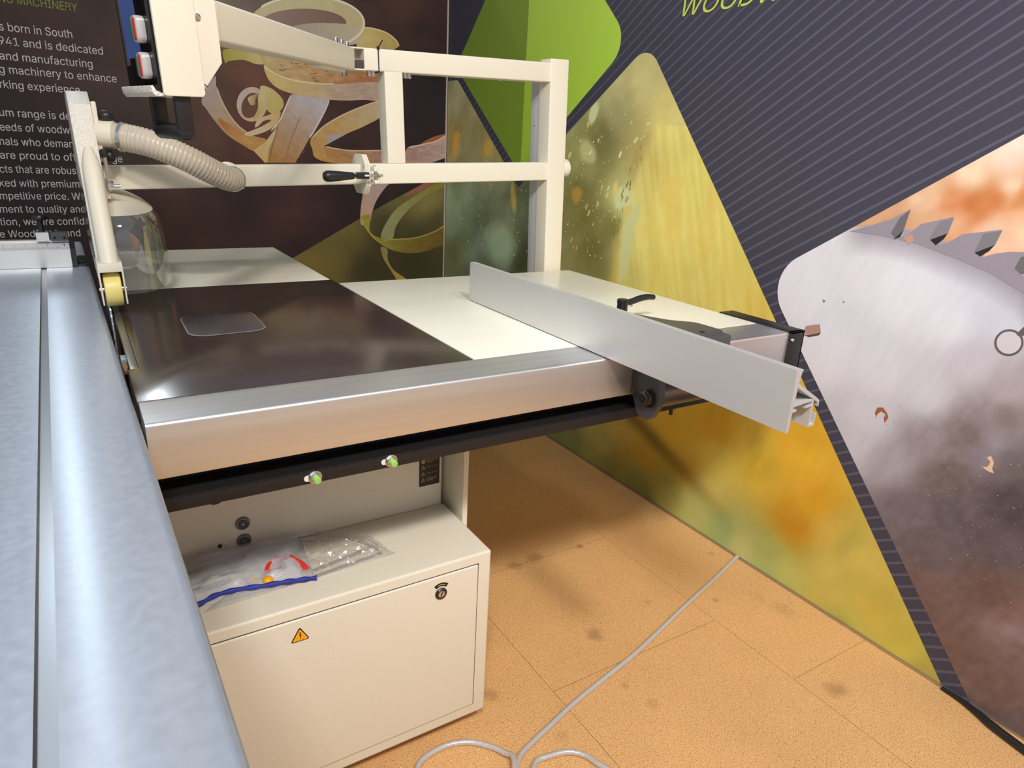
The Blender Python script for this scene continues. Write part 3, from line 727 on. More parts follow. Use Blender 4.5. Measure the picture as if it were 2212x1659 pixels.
def smooth(P, n=6):
    P = [Vector((a, b, 0)) for a, b in P]; N = len(P); out = []
    for i in range(N):
        a, b, c, d = P[i - 1], P[i], P[(i + 1) % N], P[(i + 2) % N]
        for k in range(n):
            t = k / n; q = 0.5 * ((2 * b) + (c - a) * t + (2 * a - 5 * b + 4 * c - d) * t * t + (3 * b - a - 3 * c + d) * t ** 3); out.append((q.x, q.y))
    return out
S = 0.022
rib = []
rib.append(([cr(*p) for p in ((1440,228),(1540,245),(1640,278),(1715,335),(1748,395),(1700,425),(1400,425),(1380,380))], grad(cr(1440, 260), cr(1740, 400), (206,184,120), (186,156,92)), S))
rib.append((ell(960, 200, 490, 235), grad(cr(700, 0), cr(1300, 380), (204,192,152), (196,180,138), 8), S))
rib.append((ell(930, 196, 365, 122), grad(cr(600, 120), cr(1250, 200), (150,128,120), (126,98,88), 6), S))
rib.append((smooth([cr(*p) for p in ((780,250),(900,212),(1050,196),(1280,204),(1400,225),(1425,300),(1360,380),(1100,380),(850,330))]), grad(cr(800, 240), cr(1400, 330), (172,156,146), (196,182,154), 6), S))
rib.append((smooth([cr(*p) for p in ((250,425),(420,425),(560,445),(600,540),(520,545),(420,512),(300,520),(262,535))]), grad(cr(260, 470), cr(580, 500), (176,160,70), (206,194,128), 8), S))
rib.append((smooth([cr(*p) for p in ((560,440),(700,470),(1000,555),(1300,590),(1595,590),(1595,690),(1380,715),(1150,722),(940,700),(760,648),(640,590),(580,530))]), grad(cr(640, 500), cr(1500, 640), (204,176,128), (176,116,76), 26, (26, 90)), 0.012))
rib.append((smooth([cr(*p) for p in ((596,560),(700,634),(860,690),(1050,716),(1200,720),(1595,708),(1598,852),(1450,852),(1300,858),(1150,850),(1000,832),(860,806),(740,768),(660,715),(612,640))]), grad(cr(650, 640), cr(1300, 760), (212,188,118), (190,162,146), 16, (26, 80)), 0.012))
rib.append((smooth([cr(*p) for p in ((600,560),(700,626),(860,680),(1050,708),(1180,712),(1180,722),(1050,718),(860,694),(700,640),(604,578))]), (226,212,172), 0))
rib.append((smooth([cr(*p) for p in ((60,860),(120,720),(180,650),(186,740),(230,860),(300,985),(380,1080),(480,1150),(610,1190),(560,1250),(510,1290),(400,1230),(280,1150),(180,1040),(100,930))]), grad(cr(120, 760), cr(470, 1230), (176,160,158), (190,146,84), 14), S))
rib.append((smooth([cr(*p) for p in ((200,1010),(300,1060),(420,1150),(500,1230),(380,1200),(260,1110))]), grad(cr(220, 1020), cr(480, 1220), (176,112,60), (206,160,90), 10), S))
rib.append((ell(490, 890, 130, 148), grad(cr(380, 800), cr(600, 1000), (196,180,176), (204,184,132), 8), S))
rib.append((smooth([cr(*p) for p in ((560,742),(650,752),(740,830),(760,900),(720,955),(650,965),(600,900))]), grad(cr(560, 760), cr(730, 940), (206,192,140), (196,178,100), 8), S))
rib.append((ell(482, 900, 78, 112, rot=0.35), (112,74,60), 0))
rib.append((smooth([cr(*p) for p in ((455,840),(500,810),(545,800),(520,850),(515,890),(480,895))]), grad(cr(460, 840), cr(540, 850), (206,186,140), (170,128,70), 6), S))
rib.append((smooth([cr(*p) for p in ((545,815),(600,830),(590,930),(540,1000),(500,1010),(540,930))]), grad(cr(560, 820), cr(520, 1000), (206,192,148), (196,168,110), 6), S))
rib.append((smooth([cr(*p) for p in ((515,1085),(540,1020),(620,985),(730,950),(712,1040),(650,1100),(560,1140),(470,1160),(430,1140),(560,1085),(640,1040),(650,1022),(590,1032),(545,1075))]), grad(cr(520, 1080), cr(720, 960), (212,196,160), (204,170,112), 8), S))
rib.append(([cr(*p) for p in ((830,803),(1155,852),(1110,950),(1040,1080),(980,1180),(920,1290),(860,1388),(600,1388),(503,1285),(600,1215),(680,1110),(740,1000),(780,900))], grad(cr(950, 840), cr(740, 1380), (190,180,186), (178,130,76), 14, (60, 60)), 0.014))
rib.append(([cr(*p) for p in ((503,1285),(600,1215),(690,1100),(700,1140),(640,1250),(620,1388),(600,1388))], grad(cr(520, 1280), cr(690, 1110), (212,180,118), (206,190,160), 12), S))
rib.append((smooth([cr(*p) for p in ((1600,858),(1500,885),(1350,945),(1200,1015),(1080,1090),(990,1190),(1005,1275),(1030,1345),(1150,1385),(1400,1400),(1615,1392),(1615,1288),(1450,1290),(1300,1290),(1190,1272),(1110,1245),(1200,1195),(1300,1140),(1450,1075),(1600,985))]), grad(cr(1100, 1330), cr(1500, 900), (196,148,84), (196,174,140), 16), S))
rib.append((smooth([cr(*p) for p in ((1150,1180),(1110,1240),(1200,1195),(1300,1140),(1260,1150),(1180,1150),(1100,1160))]), (176,164,172), 0))
rib.append((smooth([cr(*p) for p in ((1110,1258),(1200,1276),(1350,1294),(1615,1288),(1615,1392),(1400,1400),(1200,1380),(1130,1340))]), grad(cr(1130, 1300), cr(1600, 1330), (184,132,76), (176,132,114), 24, (24, 90)), 0.012))
rib.append((smooth([cr(*p) for p in ((1815,1262),(1950,1232),(2060,1205),(2155,1150),(2168,1240),(2160,1330),(2080,1368),(1990,1392),(1815,1400))]), grad(cr(1830, 1330), cr(2150, 1240), (176,140,128), (190,164,156), 22, (24, 90)), 0.012))
rib.append((smooth([cr(*p) for p in ((1930,1232),(2000,1185),(2080,1155),(2145,1145),(2120,1178),(2040,1210))]), (164, 96, 58), 0))
# under the crossbar, half of it tinted by the olive overlay
rib.append((smooth([cr2(*p) for p in ((545,300),(760,300),(690,370),(620,470),(585,560),(565,640),(500,660),(494,560),(510,440))]), grad(cr2(520, 640), cr2(680, 340), (196,156,132), (184,160,158), 10), S))
rib.append((smooth([cr2(*p) for p in ((820,450),(900,390),(1000,340),(1080,330),(960,400))]), (150, 96, 78), 0))
rib.append((smooth([cr2(*p) for p in ((1170,330),(1060,350),(950,420),(850,480),(760,550),(690,650),(650,750),(680,785),(740,775),(770,670),(860,550),(1000,440),(1170,355))]), grad(cr2(680, 760), cr2(1120, 350), (148,152,106), (138,128,56), 12), S))
rib.append((smooth([cr2(*p) for p in ((497,600),(570,590),(562,690),(600,745),(720,777),(900,765),(1050,720),(1155,662),(1155,790),(1060,845),(950,875),(830,878),(720,850),(630,795),(540,700))]), grad(cr2(560, 700), cr2(1100, 760), (160,152,62), (112,92,38), 18, (20, 80)), 0.012))
rib.append((smooth([cr2(*p) for p in ((650,835),(700,850),(705,930),(750,1010),(850,1085),(790,1100),(720,1000),(670,920))]), grad(cr2(660, 850), cr2(800, 1080), (150,144,92), (190,156,66), 8), S))
def stroke(pts, w, col):
    P = [Vector(p) for p in pts]; L, Rr = [], []
    for i, p in enumerate(P):
        d = (P[min(i + 1, len(P) - 1)] - P[max(i - 1, 0)]).normalized(); nrm = Vector((-d.y, d.x)) * w * (0.5 if 0 < i < len(P) - 1 else 0.1)
        L.append(tuple(p + nrm)); Rr.append(tuple(p - nrm))
    rib.append((L + Rr[::-1], col, 0))
def open_smooth(P, n=5):
    return [(q.x, q.y) for q in spline([(a, b, 0) for a, b in P], n)]
for pts, w, col in ((ell(960, 200, 486, 231)[-16:] + ell(960, 200, 486, 231)[:8], 0.010, (228, 220, 192)), ([cr(*p) for p in ((1445, 232), (1540, 248), (1640, 282), (1715, 340), (1746, 392))], 0.006, (226, 206, 160)),
                    ([cr(*p) for p in ((1150, 855), (1105, 960), (1040, 1080), (980, 1180))], 0.007, (214, 206, 208)), ([cr(*p) for p in ((186, 740), (232, 862), (302, 987), (382, 1082), (480, 1152))], 0.006, (214, 190, 160)),
                    ([cr(*p) for p in ((1120, 1250), (1200, 1268), (1350, 1286), (1615, 1284))], 0.006, (214, 190, 160)), ([cr(*p) for p in ((1816, 1262), (1950, 1232), (2060, 1205), (2150, 1152))], 0.006, (216, 198, 188)),
                    ([cr(*p) for p in ((1000, 1185), (1090, 1088), (1210, 1010), (1350, 942), (1500, 884), (1598, 858))], 0.006, (216, 194, 150)), ([cr2(*p) for p in ((498, 600), (545, 700), (632, 790), (722, 776), (905, 764), (1055, 718), (1155, 660))], 0.006, (176, 162, 82)),
                    ([cr(*p) for p in ((650, 1120), (720, 1040), (770, 930), (822, 812))], 0.006, (222, 210, 190)), ([cr(*p) for p in ((720, 1040), (690, 1150), (660, 1260), (640, 1380))], 0.004, (150, 108, 64)), ([cr(*p) for p in ((900, 1000), (840, 1150), (800, 1270), (770, 1385))], 0.004, (160, 118, 84))):
    stroke(open_smooth(pts), w, col)
for k in range(46):        # the rough fibre marks on the shavings
    a = rnd.uniform(700, 1560); b = rnd.uniform(520, 690) if a > 900 else rnd.uniform(530, 600); L = rnd.uniform(20, 60)
    stroke([cr(a, b), cr(a + L * 0.5, b + rnd.uniform(2, 9)), cr(a + L, b + rnd.uniform(-2, 6))], 0.004, rnd.choice([(150, 96, 60), (214, 188, 150), (164, 108, 70)]))
for k in range(30):
    a = rnd.uniform(1150, 1580); b = rnd.uniform(730, 840); L = rnd.uniform(20, 60); stroke([cr(a, b), cr(a + L, b + rnd.uniform(-3, 3))], 0.003, rnd.choice([(168, 138, 118), (206, 186, 172)]))
for k in range(34):
    a = rnd.uniform(1840, 2130); b = 1268 - (a - 1830) * 0.2 + rnd.uniform(20, 100); L = rnd.uniform(20, 50); stroke([cr(a, b), cr(a + L, b - L * 0.22)], 0.003, rnd.choice([(150, 116, 106), (206, 184, 176)]))
for k in range(26):
    a = rnd.uniform(1180, 1580); b = rnd.uniform(1300, 1380); L = rnd.uniform(20, 50); stroke([cr(a, b), cr(a + L, b + 1)], 0.003, rnd.choice([(140, 96, 66), (200, 160, 130)]))
for k in range(40):
    t = rnd.random(); a = 1010 - 190 * t + rnd.uniform(-110, 60); b = 1120 + 250 * t; stroke([cr(a, b), cr(a - 10, b + rnd.uniform(10, 30))], 0.003, rnd.choice([(150, 112, 76), (214, 196, 178)]))
flat_stack('brown_photograph', [([(-2.6, 0), (WX, 0), (WX, WH), (-2.6, WH)], brown_col, 0.03)], 0.0004, toB, wall_back)
flat_stack('olive_overlay', [(olive, lambda u, v: olive_col(u, v) * 1.15, 0.03)], 0.0008, toB, wall_back)
def cutW(P): return halfp(P, lambda p: WX - 0.012 - p[0])
stacked('wood_shaving_photograph', [(cutW(P), c, s_) for P, c, s_ in rib], 0.0012, toB, wall_back)
TXT = [('NG MACHINERY', 0, 14, 167, 16, 0.070, GREENINK), ('s born in South', 0, 71, 156, 77, 0.070, WHITEINK), ('941 and is dedicated', 0, 104, 222, 111, 0.070, WHITEINK), ('and manufacturing', 1, 133, 200, 142, 0.070, WHITEINK),
       ('g machinery to enhance', 0, 163, 252, 173, 0.070, WHITEINK), ('rking experience.', 1, 192, 179, 201, 0.070, WHITEINK), ('um range is designed to', 0, 253, 244, 262, 0.070, WHITEINK), ('needs of woodworking', -12, 282, 210, 291, 0.070, WHITEINK),
       ('nals who demand', 0, 312, 172, 320, 0.070, WHITEINK), ('are proud to offer a range', 1, 342, 265, 351, 0.070, WHITEINK), ('cts that are robust', 0, 371, 172, 378, 0.070, WHITEINK), ('ked with premium', 0, 400, 172, 408, 0.070, WHITEINK),
       ('mpetitive price. We', 0, 427, 186, 435, 0.070, WHITEINK), ('ment to quality and', 0, 455, 186, 463, 0.070, WHITEINK), ('tion, we are confident', 0, 481, 214, 490, 0.070, WHITEINK), ('e Woodfast brand', 0, 508, 175, 515, 0.070, WHITEINK)]
parts = []
for s_, x0, y0, x1, y1, size, m_ in TXT:
    a = B2(x0, y0); b = B2(x1, y1)
    bmx = text_mesh(None, s_, m_, None, Matrix.Translation((a[0], WY - 0.0016, (a[1] + b[1]) / 2)) @ Matrix.Rotation(math.pi / 2, 4, 'X'), size * 0.80, width=b[0] - a[0])
    if m_ is GREENINK: obj('printed_heading', bmx, GREENINK, wall_back, smooth=False)
    else: parts.append(bmx)
obj('printed_paragraphs', merge(*parts), WHITEINK, wall_back, smooth=False)
# ------------------------------------------------------------------ the saw
T = 0.87
saw = thing('panel_saw', 'cream and brown panel saw table with aluminium front rail and steel blade', 'saw', (0.70, 1.35, 0.0))
# brown main table with the blade slot cut into its left edge
mt = obj('main_table', prism([(0.044, 1.079), (0.606, 1.079), (0.606, 1.918), (0.044, 1.918), (0.044, 1.90), (0.061, 1.90), (0.061, 1.248), (0.044, 1.248)], 2, 0.835, T, 0.0012), BROWN, saw, 'dark brown glossy table surface')
lidp = rpoly([(0.163, 1.413), (0.312, 1.422), (0.316, 1.606), (0.166, 1.596)], 0.034)
def off(P, d):
    c = Vector((sum(p[0] for p in P) / len(P), sum(p[1] for p in P) / len(P)))
    return [tuple(c + (Vector(p) - c) * (1 - d / (Vector(p) - c).length)) for p in P]
lid = obj('access_lid', prism(lidp, 2, T - 0.0002, T + 0.0012, 0.0006), mat('lid_laminate', rgb(66, 62, 66), 0.25, spec=0.6), mt, 'rounded rectangular lid with a thin pale rim')
bm = bmesh.new(); o_, i_ = lidp, off(lidp, 0.0022); n_ = len(o_)
A = [bm.verts.new((*p, T + 0.0008)) for p in off(lidp, -0.0012)]; B = [bm.verts.new((*p, T + 0.0014)) for p in i_]
for k in range(n_): bm.faces.new((A[k], A[(k + 1) % n_], B[(k + 1) % n_], B[k]))
obj('lid_rim', bm, mat('lid_rim', rgb(150, 142, 136), 0.4), mt)
obj('lid_screw', lathe([(0.006, 0), (0.006, 0.001), (0.004, 0.0018)], (0.240, 1.597, T + 0.001), (0, 0, 1), 16), DSTEEL, mt)
for x in (0.287, 0.300): obj('lid_hole', cyl((x, 1.60, T + 0.001), (x, 1.60, T + 0.0018), 0.002, n=10), INK, mt)
obj('rear_extension_table', bx(0.05, 0.602, 1.925, 2.575, 0.836, T, 0.002), CREAMTOP, saw, 'cream rear table surface')
obj('side_extension_table', bx(0.609, 1.411, 1.079, 1.866, 0.836, T, 0.002), CREAMTOP, saw, 'cream side table surface')
fb_ = obj('front_rail', prism(rpoly([(0.982, 0.785), (1.0775, 0.785), (1.0775, T), (0.982, T)], [0.002, 0.002, 0.002, 0.005]), 0, 0.0462, 1.411), ALU, saw, 'brushed aluminium front rail')
cap = obj('end_cap', merge(bx(1.4115, 1.462, 0.976, 1.20, 0.866, 0.8725, 0.0015), bx(1.4115, 1.462, 0.976, 0.986, 0.70, 0.8725, 0.0015), bx(1.456, 1.462, 0.976, 1.20, 0.70, 0.8725, 0.0015)), BLACKP, saw, 'black end bracket')
obj('cap_screw', hexbolt((1.4165, 0.9755, 0.853), (0, -1, 0), 0.0042, 0.004, True), STEEL, cap)
# black angle rail under the front
rl = obj('lower_rail', merge(bx(0.03, 1.40, 0.982, 0.986, 0.731, 0.7545, 0.0018), bx(0.03, 1.40, 0.982, 1.08, 0.7515, 0.7545, 0.0006), bx(0.03, 1.40, 1.076, 1.08, 0.70, 0.7545)), BLACKP, saw, 'black powder-coated angle rail')
obj('rail_riser', bx(0.05, 1.40, 1.04, 1.076, 0.7545, 0.785), BLACKP, rl)
for x, z in ((0.272, 0.7415), (0.4005, 0.7435)):
    obj('adjusting_slot', prism(rpoly([(x - 0.0175, z - 0.0048), (x - 0.002, z - 0.0048), (x - 0.002, z + 0.0048), (x - 0.0175, z + 0.0048)], 0.0046), 1, 0.9808, 0.9822), PALEPL, rl)
    b_ = obj('rail_bolt', hexbolt((x, 0.982, z), (0, -1, 0), 0.0088, 0.0065), STEEL, rl)
    obj('bolt_tip', cyl((x, 0.977, z), (x, 0.966, z), 0.0064, 0.0058, n=20, bev=0.0008), GREENCAP, b_, 'green painted bolt end')
obj('rail_peg', cyl((1.052, 0.985, 0.733), (1.052, 0.985, 0.718), 0.004, n=14, bev=0.001), BLACKP, rl)
obj('rail_pad', cyl((0.125, 0.995, 0.732), (0.125, 0.995, 0.7265), 0.009, n=16, bev=0.001), BLACKP, rl)
# steel insert strip, blade and packing beside the slider
obj('slot_insert', bx(0.0478, 0.0605, 1.249, 1.90, 0.855, T - 0.0003, 0.0008), mat('insert_metal', (0.34, 0.32, 0.30, 1), 0.35, 0.85), saw, 'dull steel insert strip beside the blade')
bl = []
c_y, c_z, R_, nt_ = 1.76, 0.712, 0.200, 60
for k in range(nt_):
    a = 2 * math.pi * k / nt_
    for da, r in ((0.0, R_), (0.022, R_ - 0.003), (0.045, R_ - 0.010), (0.07, R_ - 0.007)):
        bl.append((c_y + r * math.cos(a + da), c_z + r * math.sin(a + da)))
obj('saw_blade', prism(bl, 0, 0.0405, 0.0437), BSTEEL, saw, 'toothed steel saw blade', smooth=False)
obj('packing_block', bx(0.0385, 0.0475, 1.318, 1.345, 0.84, 0.8685, 0.001), BSTEEL, saw)
ch = bmesh.new(); bmesh.ops.create_icosphere(ch, subdivisions=3, radius=1.0)
for v in ch.verts:
    k = 1 + 0.5 * (float(vnoise(np.array([v.co.x * 3 + 5]), np.array([v.co.y * 3 + v.co.z * 2 + 9]))[0]) - 0.5); v.co = Vector((v.co.x * 0.0042, v.co.y * 0.030, v.co.z * 0.008)) * k
ch.transform(Matrix.Translation((0.0425, 1.286, 0.862)))
obj('trapped_sawdust', ch, DUST, saw)
# machine body under the table
obj('body', bx(0.06, 0.65, 1.285, 2.02, 0.03, 0.834, 0.004), CREAM, saw)
fp = obj('front_panel', bx(0.055, 0.6385, 1.268, 1.284, 0.06, 0.83, 0.0015), CREAM, saw)
obj('side_plate', bx(0.655, 0.667, 1.19, 1.93, 0.03, 0.834, 0.001), CREAM, saw)
obj('under_table_frame', merge(bx(0.66, 1.40, 1.10, 1.14, 0.795, 0.835), bx(0.66, 1.40, 1.78, 1.82, 0.795, 0.835), bx(1.34, 1.38, 1.14, 1.78, 0.795, 0.835)), BLACKP, saw)
obj('rear_support', bx(0.30, 0.36, 1.93, 2.5, 0.79, 0.836), BLACKP, saw)
obj('front_support', bx(0.30, 0.62, 1.03, 1.30, 0.77, 0.785), BLACKP, saw)
for x, z in ((0.205, 0.526), (0.205, 0.488)):
    kn = obj('panel_lock', lathe([(0.0138, 0), (0.0138, 0.003), (0.0125, 0.005), (0.0100, 0.0055), (0.0095, 0.0035), (0.008, 0.0035)], (x, 1.268, z), (0, -1, 0), 30), LOCKG, fp)
    obj('lock_core', lathe([(0.0082, 0.0), (0.0082, 0.0048), (0.0075, 0.0054)], (x, 1.268, z), (0, -1, 0), 24), GREYC, kn)
    obj('lock_pin', cyl((x, 1.263, z), (x, 1.2615, z), 0.0016, n=10), STEEL, kn)
obj('panel_screw', sph((0.16, 1.267, 0.487), 0.004), BLACKPL, fp)
# warning label at the right end of the panel
wl = obj('warning_label', bx(0.584, 0.634, 1.2672, 1.2682, 0.517, 0.612), LABELBLK, fp, 'black warning label with pale orange symbols')
MF = Matrix.Rotation(math.pi / 2, 4, 'X')
sym = []
def tri_ring(cx, cz, r, w, y):
    P = [(cx + r * math.cos(a), cz + r * math.sin(a)) for a in (math.pi / 2, math.pi * 7 / 6, math.pi * 11 / 6)]
    Q = [(cx + (r - w) * math.cos(a), cz + (r - w) * math.sin(a)) for a in (math.pi / 2, math.pi * 7 / 6, math.pi * 11 / 6)]
    bm = bmesh.new(); A = [bm.verts.new((x, y, z)) for x, z in P]; B = [bm.verts.new((x, y, z)) for x, z in Q]
    for k in range(3): bm.faces.new((A[k], A[(k + 1) % 3], B[(k + 1) % 3], B[k]))
    return bm
def poly_y(P, y):
    bm = bmesh.new(); bm.faces.new([bm.verts.new((x, y, z)) for x, z in P]); return bm
yl_ = 1.2669
for k, z in enumerate((0.5635, 0.5475, 0.5325)):
    sym.append(tri_ring(0.5935, z - 0.001 - 0.004 * (k > 5), 0.0058, 0.0016, yl_))
    sym.append(poly_y([(0.5928, z + 0.0012), (0.5942, z + 0.0012), (0.5938, z - 0.0022), (0.5932, z - 0.0022)], yl_))
cc = (0.5935, 0.578); sym.append(poly_y([(cc[0] + 0.0046 * math.cos(t), cc[1] + 0.0046 * math.sin(t)) for t in [2 * math.pi * q / 18 for q in range(18)]], yl_))
obj('label_symbols', merge(*sym), LABELINK, wl, smooth=False)
obj('label_face_marks', merge(*[poly_y([(cc[0] + dx - 0.001, cc[1] + 0.0002), (cc[0] + dx + 0.001, cc[1] + 0.0002), (cc[0] + dx + 0.001, cc[1] + 0.0016), (cc[0] + dx - 0.001, cc[1] + 0.0016)], yl_ - 0.0002) for dx in (-0.0018, 0.0018)], poly_y([(cc[0] - 0.002, cc[1] - 0.0026), (cc[0] + 0.002, cc[1] - 0.0026), (cc[0] + 0.002, cc[1] - 0.0012), (cc[0] - 0.002, cc[1] - 0.0012)], yl_ - 0.0002)), LABELBLK, wl, smooth=False)
tx = []
for s_, z, w_ in (('Warning Electric shock', 0.5635, 0.029), ('Warning Hand hazard', 0.5475, 0.026)):
    tx.append(text_mesh(None, s_, None, None, Matrix.Translation((0.602, yl_, z)) @ MF, 0.0032, width=w_))
for z, w_ in ((0.600, 0.038), (0.5968, 0.040), (0.5936, 0.012), (0.5815, 0.026), (0.5785, 0.028), (0.5755, 0.014), (0.535, 0.026), (0.532, 0.024), (0.529, 0.015)):
    x = 0.588 if z > 0.59 else 0.602; e_ = x + w_
    while x < e_:
        L = rnd.uniform(0.002, 0.006); tx.append(poly_y([(x, z), (min(x + L, e_), z), (min(x + L, e_), z + 0.0009), (x, z + 0.0009)], yl_)); x += L + 0.0011
obj('label_print', merge(*tx), LABELINK, wl, smooth=False)

# ------------------------------------------------------------------ electrical cabinet
cab = thing('electrical_cabinet', 'low cream metal cabinet with lockable door standing under the saw table', 'cabinet', (0.34, 1.15, 0.0))
body = obj('cabinet_body', bx(-0.02, 0.645, 1.042, 1.266, 0.05, 0.464, 0.006, 3), CREAMT, cab)
door = obj('cabinet_door', bx(0.02, 0.613, 1.0382, 1.046, 0.080, 0.440, 0.0036, 3), CREAMT, cab)
gv = bmesh.new(); y_ = 1.0416
def frame(x0, x1, z0, z1, w, y):
    bm = bmesh.new(); A = [bm.verts.new((x, y, z)) for x, z in ((x0, z0), (x1, z0), (x1, z1), (x0, z1))]; B = [bm.verts.new((x, y, z)) for x, z in ((x0 + w, z0 + w), (x1 - w, z0 + w), (x1 - w, z1 - w), (x0 + w, z1 - w))]
    for k in range(4): bm.faces.new((A[k], A[(k + 1) % 4], B[(k + 1) % 4], B[k]))
    return bm
gv.free()
obj('door_gap', frame(0.0175, 0.6148, 0.0782, 0.4418, 0.004, 1.0414), INSIDE, cab, smooth=False)
lk = obj('door_lock', lathe([(0.0128, 0), (0.0128, 0.002), (0.0105, 0.0045), (0.0078, 0.0045), (0.0075, 0.003)], (0.5275, 1.0382, 0.4005), (0, -1, 0), 30), BLACKPL, door, 'round black lock')
obj('lock_cylinder', lathe([(0.0077, 0.0), (0.0077, 0.0038), (0.0072, 0.0042)], (0.5275, 1.0382, 0.4005), (0, -1, 0), 24), mat('lock_brass', (0.62, 0.50, 0.40, 1), 0.35, 0.8), lk)
sb_ = bx(-0.0009, 0.0009, -0.0003, 0.0003, -0.0062, 0.0062); sb_.transform(Matrix.Translation((0.5275, 1.0339, 0.4005)) @ Matrix.Rotation(math.radians(15), 4, 'Y'))
obj('key_slot', sb_, INK, lk)
def arcp(cx, cz, r0, r1, a0, a1, n=10):
    A = [(cx + r1 * math.cos(math.radians(a0 + (a1 - a0) * k / n)), cz + r1 * math.sin(math.radians(a0 + (a1 - a0) * k / n))) for k in range(n + 1)]
    return A + [(cx + r0 * math.cos(math.radians(a1 + (a0 - a1) * k / n)), cz + r0 * math.sin(math.radians(a1 + (a0 - a1) * k / n))) for k in range(n + 1)]
ar = obj('turn_direction_label', prism(arcp(0.5275, 0.4005, 0.0165, 0.0245, 48, 128), 1, 1.0377, 1.0384), INK, door, 'black arc-shaped label', smooth=False)
obj('arc_mark', poly_y(arcp(0.5275, 0.4005, 0.0196, 0.0212, 62, 112), 1.0375), LABELINK, ar, smooth=False)
tri = [(0.2475, 0.4245), (0.2300, 0.3945), (0.2645, 0.3945)]
st = obj('electric_hazard_sticker', prism(rpoly(tri, 0.0025), 1, 1.0376, 1.0384), INK, door, 'yellow triangular high-voltage sticker', smooth=False)
tin = [(0.2475, 0.4206), (0.2331, 0.3962), (0.2617, 0.3962)]
obj('sticker_field', poly_y(rpoly(tin, 0.0015), 1.0374), STICKER, st, smooth=False)
bolt_ = [(0.2468, 0.4135), (0.2492, 0.4135), (0.2484, 0.4075), (0.2502, 0.4082), (0.2484, 0.4018), (0.2492, 0.4022), (0.2474, 0.3985), (0.2468, 0.4025), (0.2476, 0.4020), (0.2482, 0.4058), (0.2462, 0.4050)]
obj('lightning_bolt', poly_y(bolt_, 1.0373), INK, st, smooth=False)
for x, y in ((0.06, 1.21), (0.58, 1.21), (0.06, 1.13), (0.58, 1.13)): obj('foot', cyl((x, y, 0.0), (x, y, 0.053), 0.022, 0.018, n=20, bev=0.002), BLACKPL, cab)

# ------------------------------------------------------------------ sliding table
RZ = -0.0145
sl_root = thing('sliding_table', 'long silver aluminium sliding table with a T-slot running along it', 'sliding table', (0.0, 1.0, 0.0), (0, 0, 0.0150))
def SL(x, y): return x, y - 1.0
xe = 0.0415
prof = [(-0.40, 0.845), (-0.40, 0.871), (-0.0745, 0.871), (-0.0745, 0.862), (-0.0965, 0.862), (-0.0965, 0.852), (-0.0690, 0.852), (-0.0690, 0.862), (-0.0605, 0.862), (-0.0605, 0.871), (xe - 0.006, 0.871), (xe - 0.002, 0.8695), (xe, 0.866), (xe, 0.80), (xe - 0.02, 0.78), (-0.40, 0.78)]
prof = [(-0.40, 0.78), (-0.40, 0.871), (-0.0745, 0.871), (-0.0745, 0.862), (-0.0605, 0.862), (-0.0605, 0.871), (xe - 0.010, 0.871), (xe - 0.004, 0.8695), (xe - 0.001, 0.866), (xe, 0.861), (xe, 0.80), (xe - 0.02, 0.78)]
obj('table_profile', prism(prof, 1, -1.6, 1.82), SLIDE, sl_root, local=True, angle=50)
obj('slot_floor', bx(-0.0743, -0.0607, -1.6, 1.82, 0.8622, 0.8685), mat('slot_metal', (0.56, 0.61, 0.68, 1), 0.25, 0.5), sl_root, local=True)
obj('slot_lip', bx(-0.0746, -0.0724, -1.6, 1.82, 0.8625, 0.8705), DSTEEL, sl_root, local=True)
obj('running_rail', bx(-0.34, -0.08, -1.5, 1.75, 0.60, 0.78, 0.004), GREYPL, sl_root, local=True)
obj('pedestal', bx(-0.30, -0.10, -1.32, -1.08, 0.0, 0.60, 0.006), CREAM, sl_root, local=True)
obj('base_box', bx(-0.32, -0.06, 0.05, 1.62, 0.0, 0.60, 0.006), CREAM, sl_root, local=True)  # unseen closed base, added long to block light coming from the left

# ------------------------------------------------------------------ crosscut fence on the slider
ccf = thing('crosscut_fence', 'silver crosscut fence with ruler lying across the sliding table', 'fence', (-0.4, 2.32, 0.871))
pf_ = [(2.29, 0.8718), (2.29, 0.922), (2.306, 0.938), (2.318, 0.938), (2.318, 0.944), (2.345, 0.944), (2.345, 0.8718)]
obj('fence_profile', prism(pf_, 0, -0.95, -0.0185), ALUSILV, ccf)
obj('ruler_scale', prism([(2.2896, 0.9226), (2.3050, 0.938), (2.3054, 0.9376), (2.2900, 0.9222)], 0, -0.95, -0.0185), mat('ruler_face', rgb(214, 214, 216), 0.4), ccf)
tk = []
for k in range(150):
    x = -0.020 - k * 0.005
    h = 0.9 if k % 10 == 0 else (0.6 if k % 5 == 0 else 0.35)
    bm = bmesh.new(); y0, z0 = 2.2892, 0.9230; y1, z1 = 2.2892 + 0.0145 * h, 0.9230 + 0.0145 * h
    bm.faces.new([bm.verts.new(p) for p in ((x, y0, z0), (x + 0.0006, y0, z0), (x + 0.0006, y1, z1), (x, y1, z1))]); tk.append(bm)
obj('ruler_marks', merge(*tk), INK, ccf, smooth=False)
obj('ruler_screw', sph((-0.032, 2.2970, 0.9315), 0.004, (1, 1, 1), 12), STEEL, ccf)
obj('end_plate', prism([(2.284, 0.8718), (2.287, 0.924), (2.303, 0.9405), (2.316, 0.946), (2.35, 0.946), (2.35, 0.8718)], 0, -0.0185, -0.0055), BLACKPL, ccf, 'black end plate')
obj('sliding_shoe', merge(bx(-0.0055, 0.024, 2.30, 2.46, 0.8716, 0.878, 0.001), bx(-0.0055, 0.012, 2.32, 2.40, 0.878, 0.886, 0.001)), BLACKPL, ccf)
stp = thing('flip_stop', 'flip stop with black mushroom knob clamped on top of the crosscut fence', 'stop', (-0.077, 2.315, 0.944))
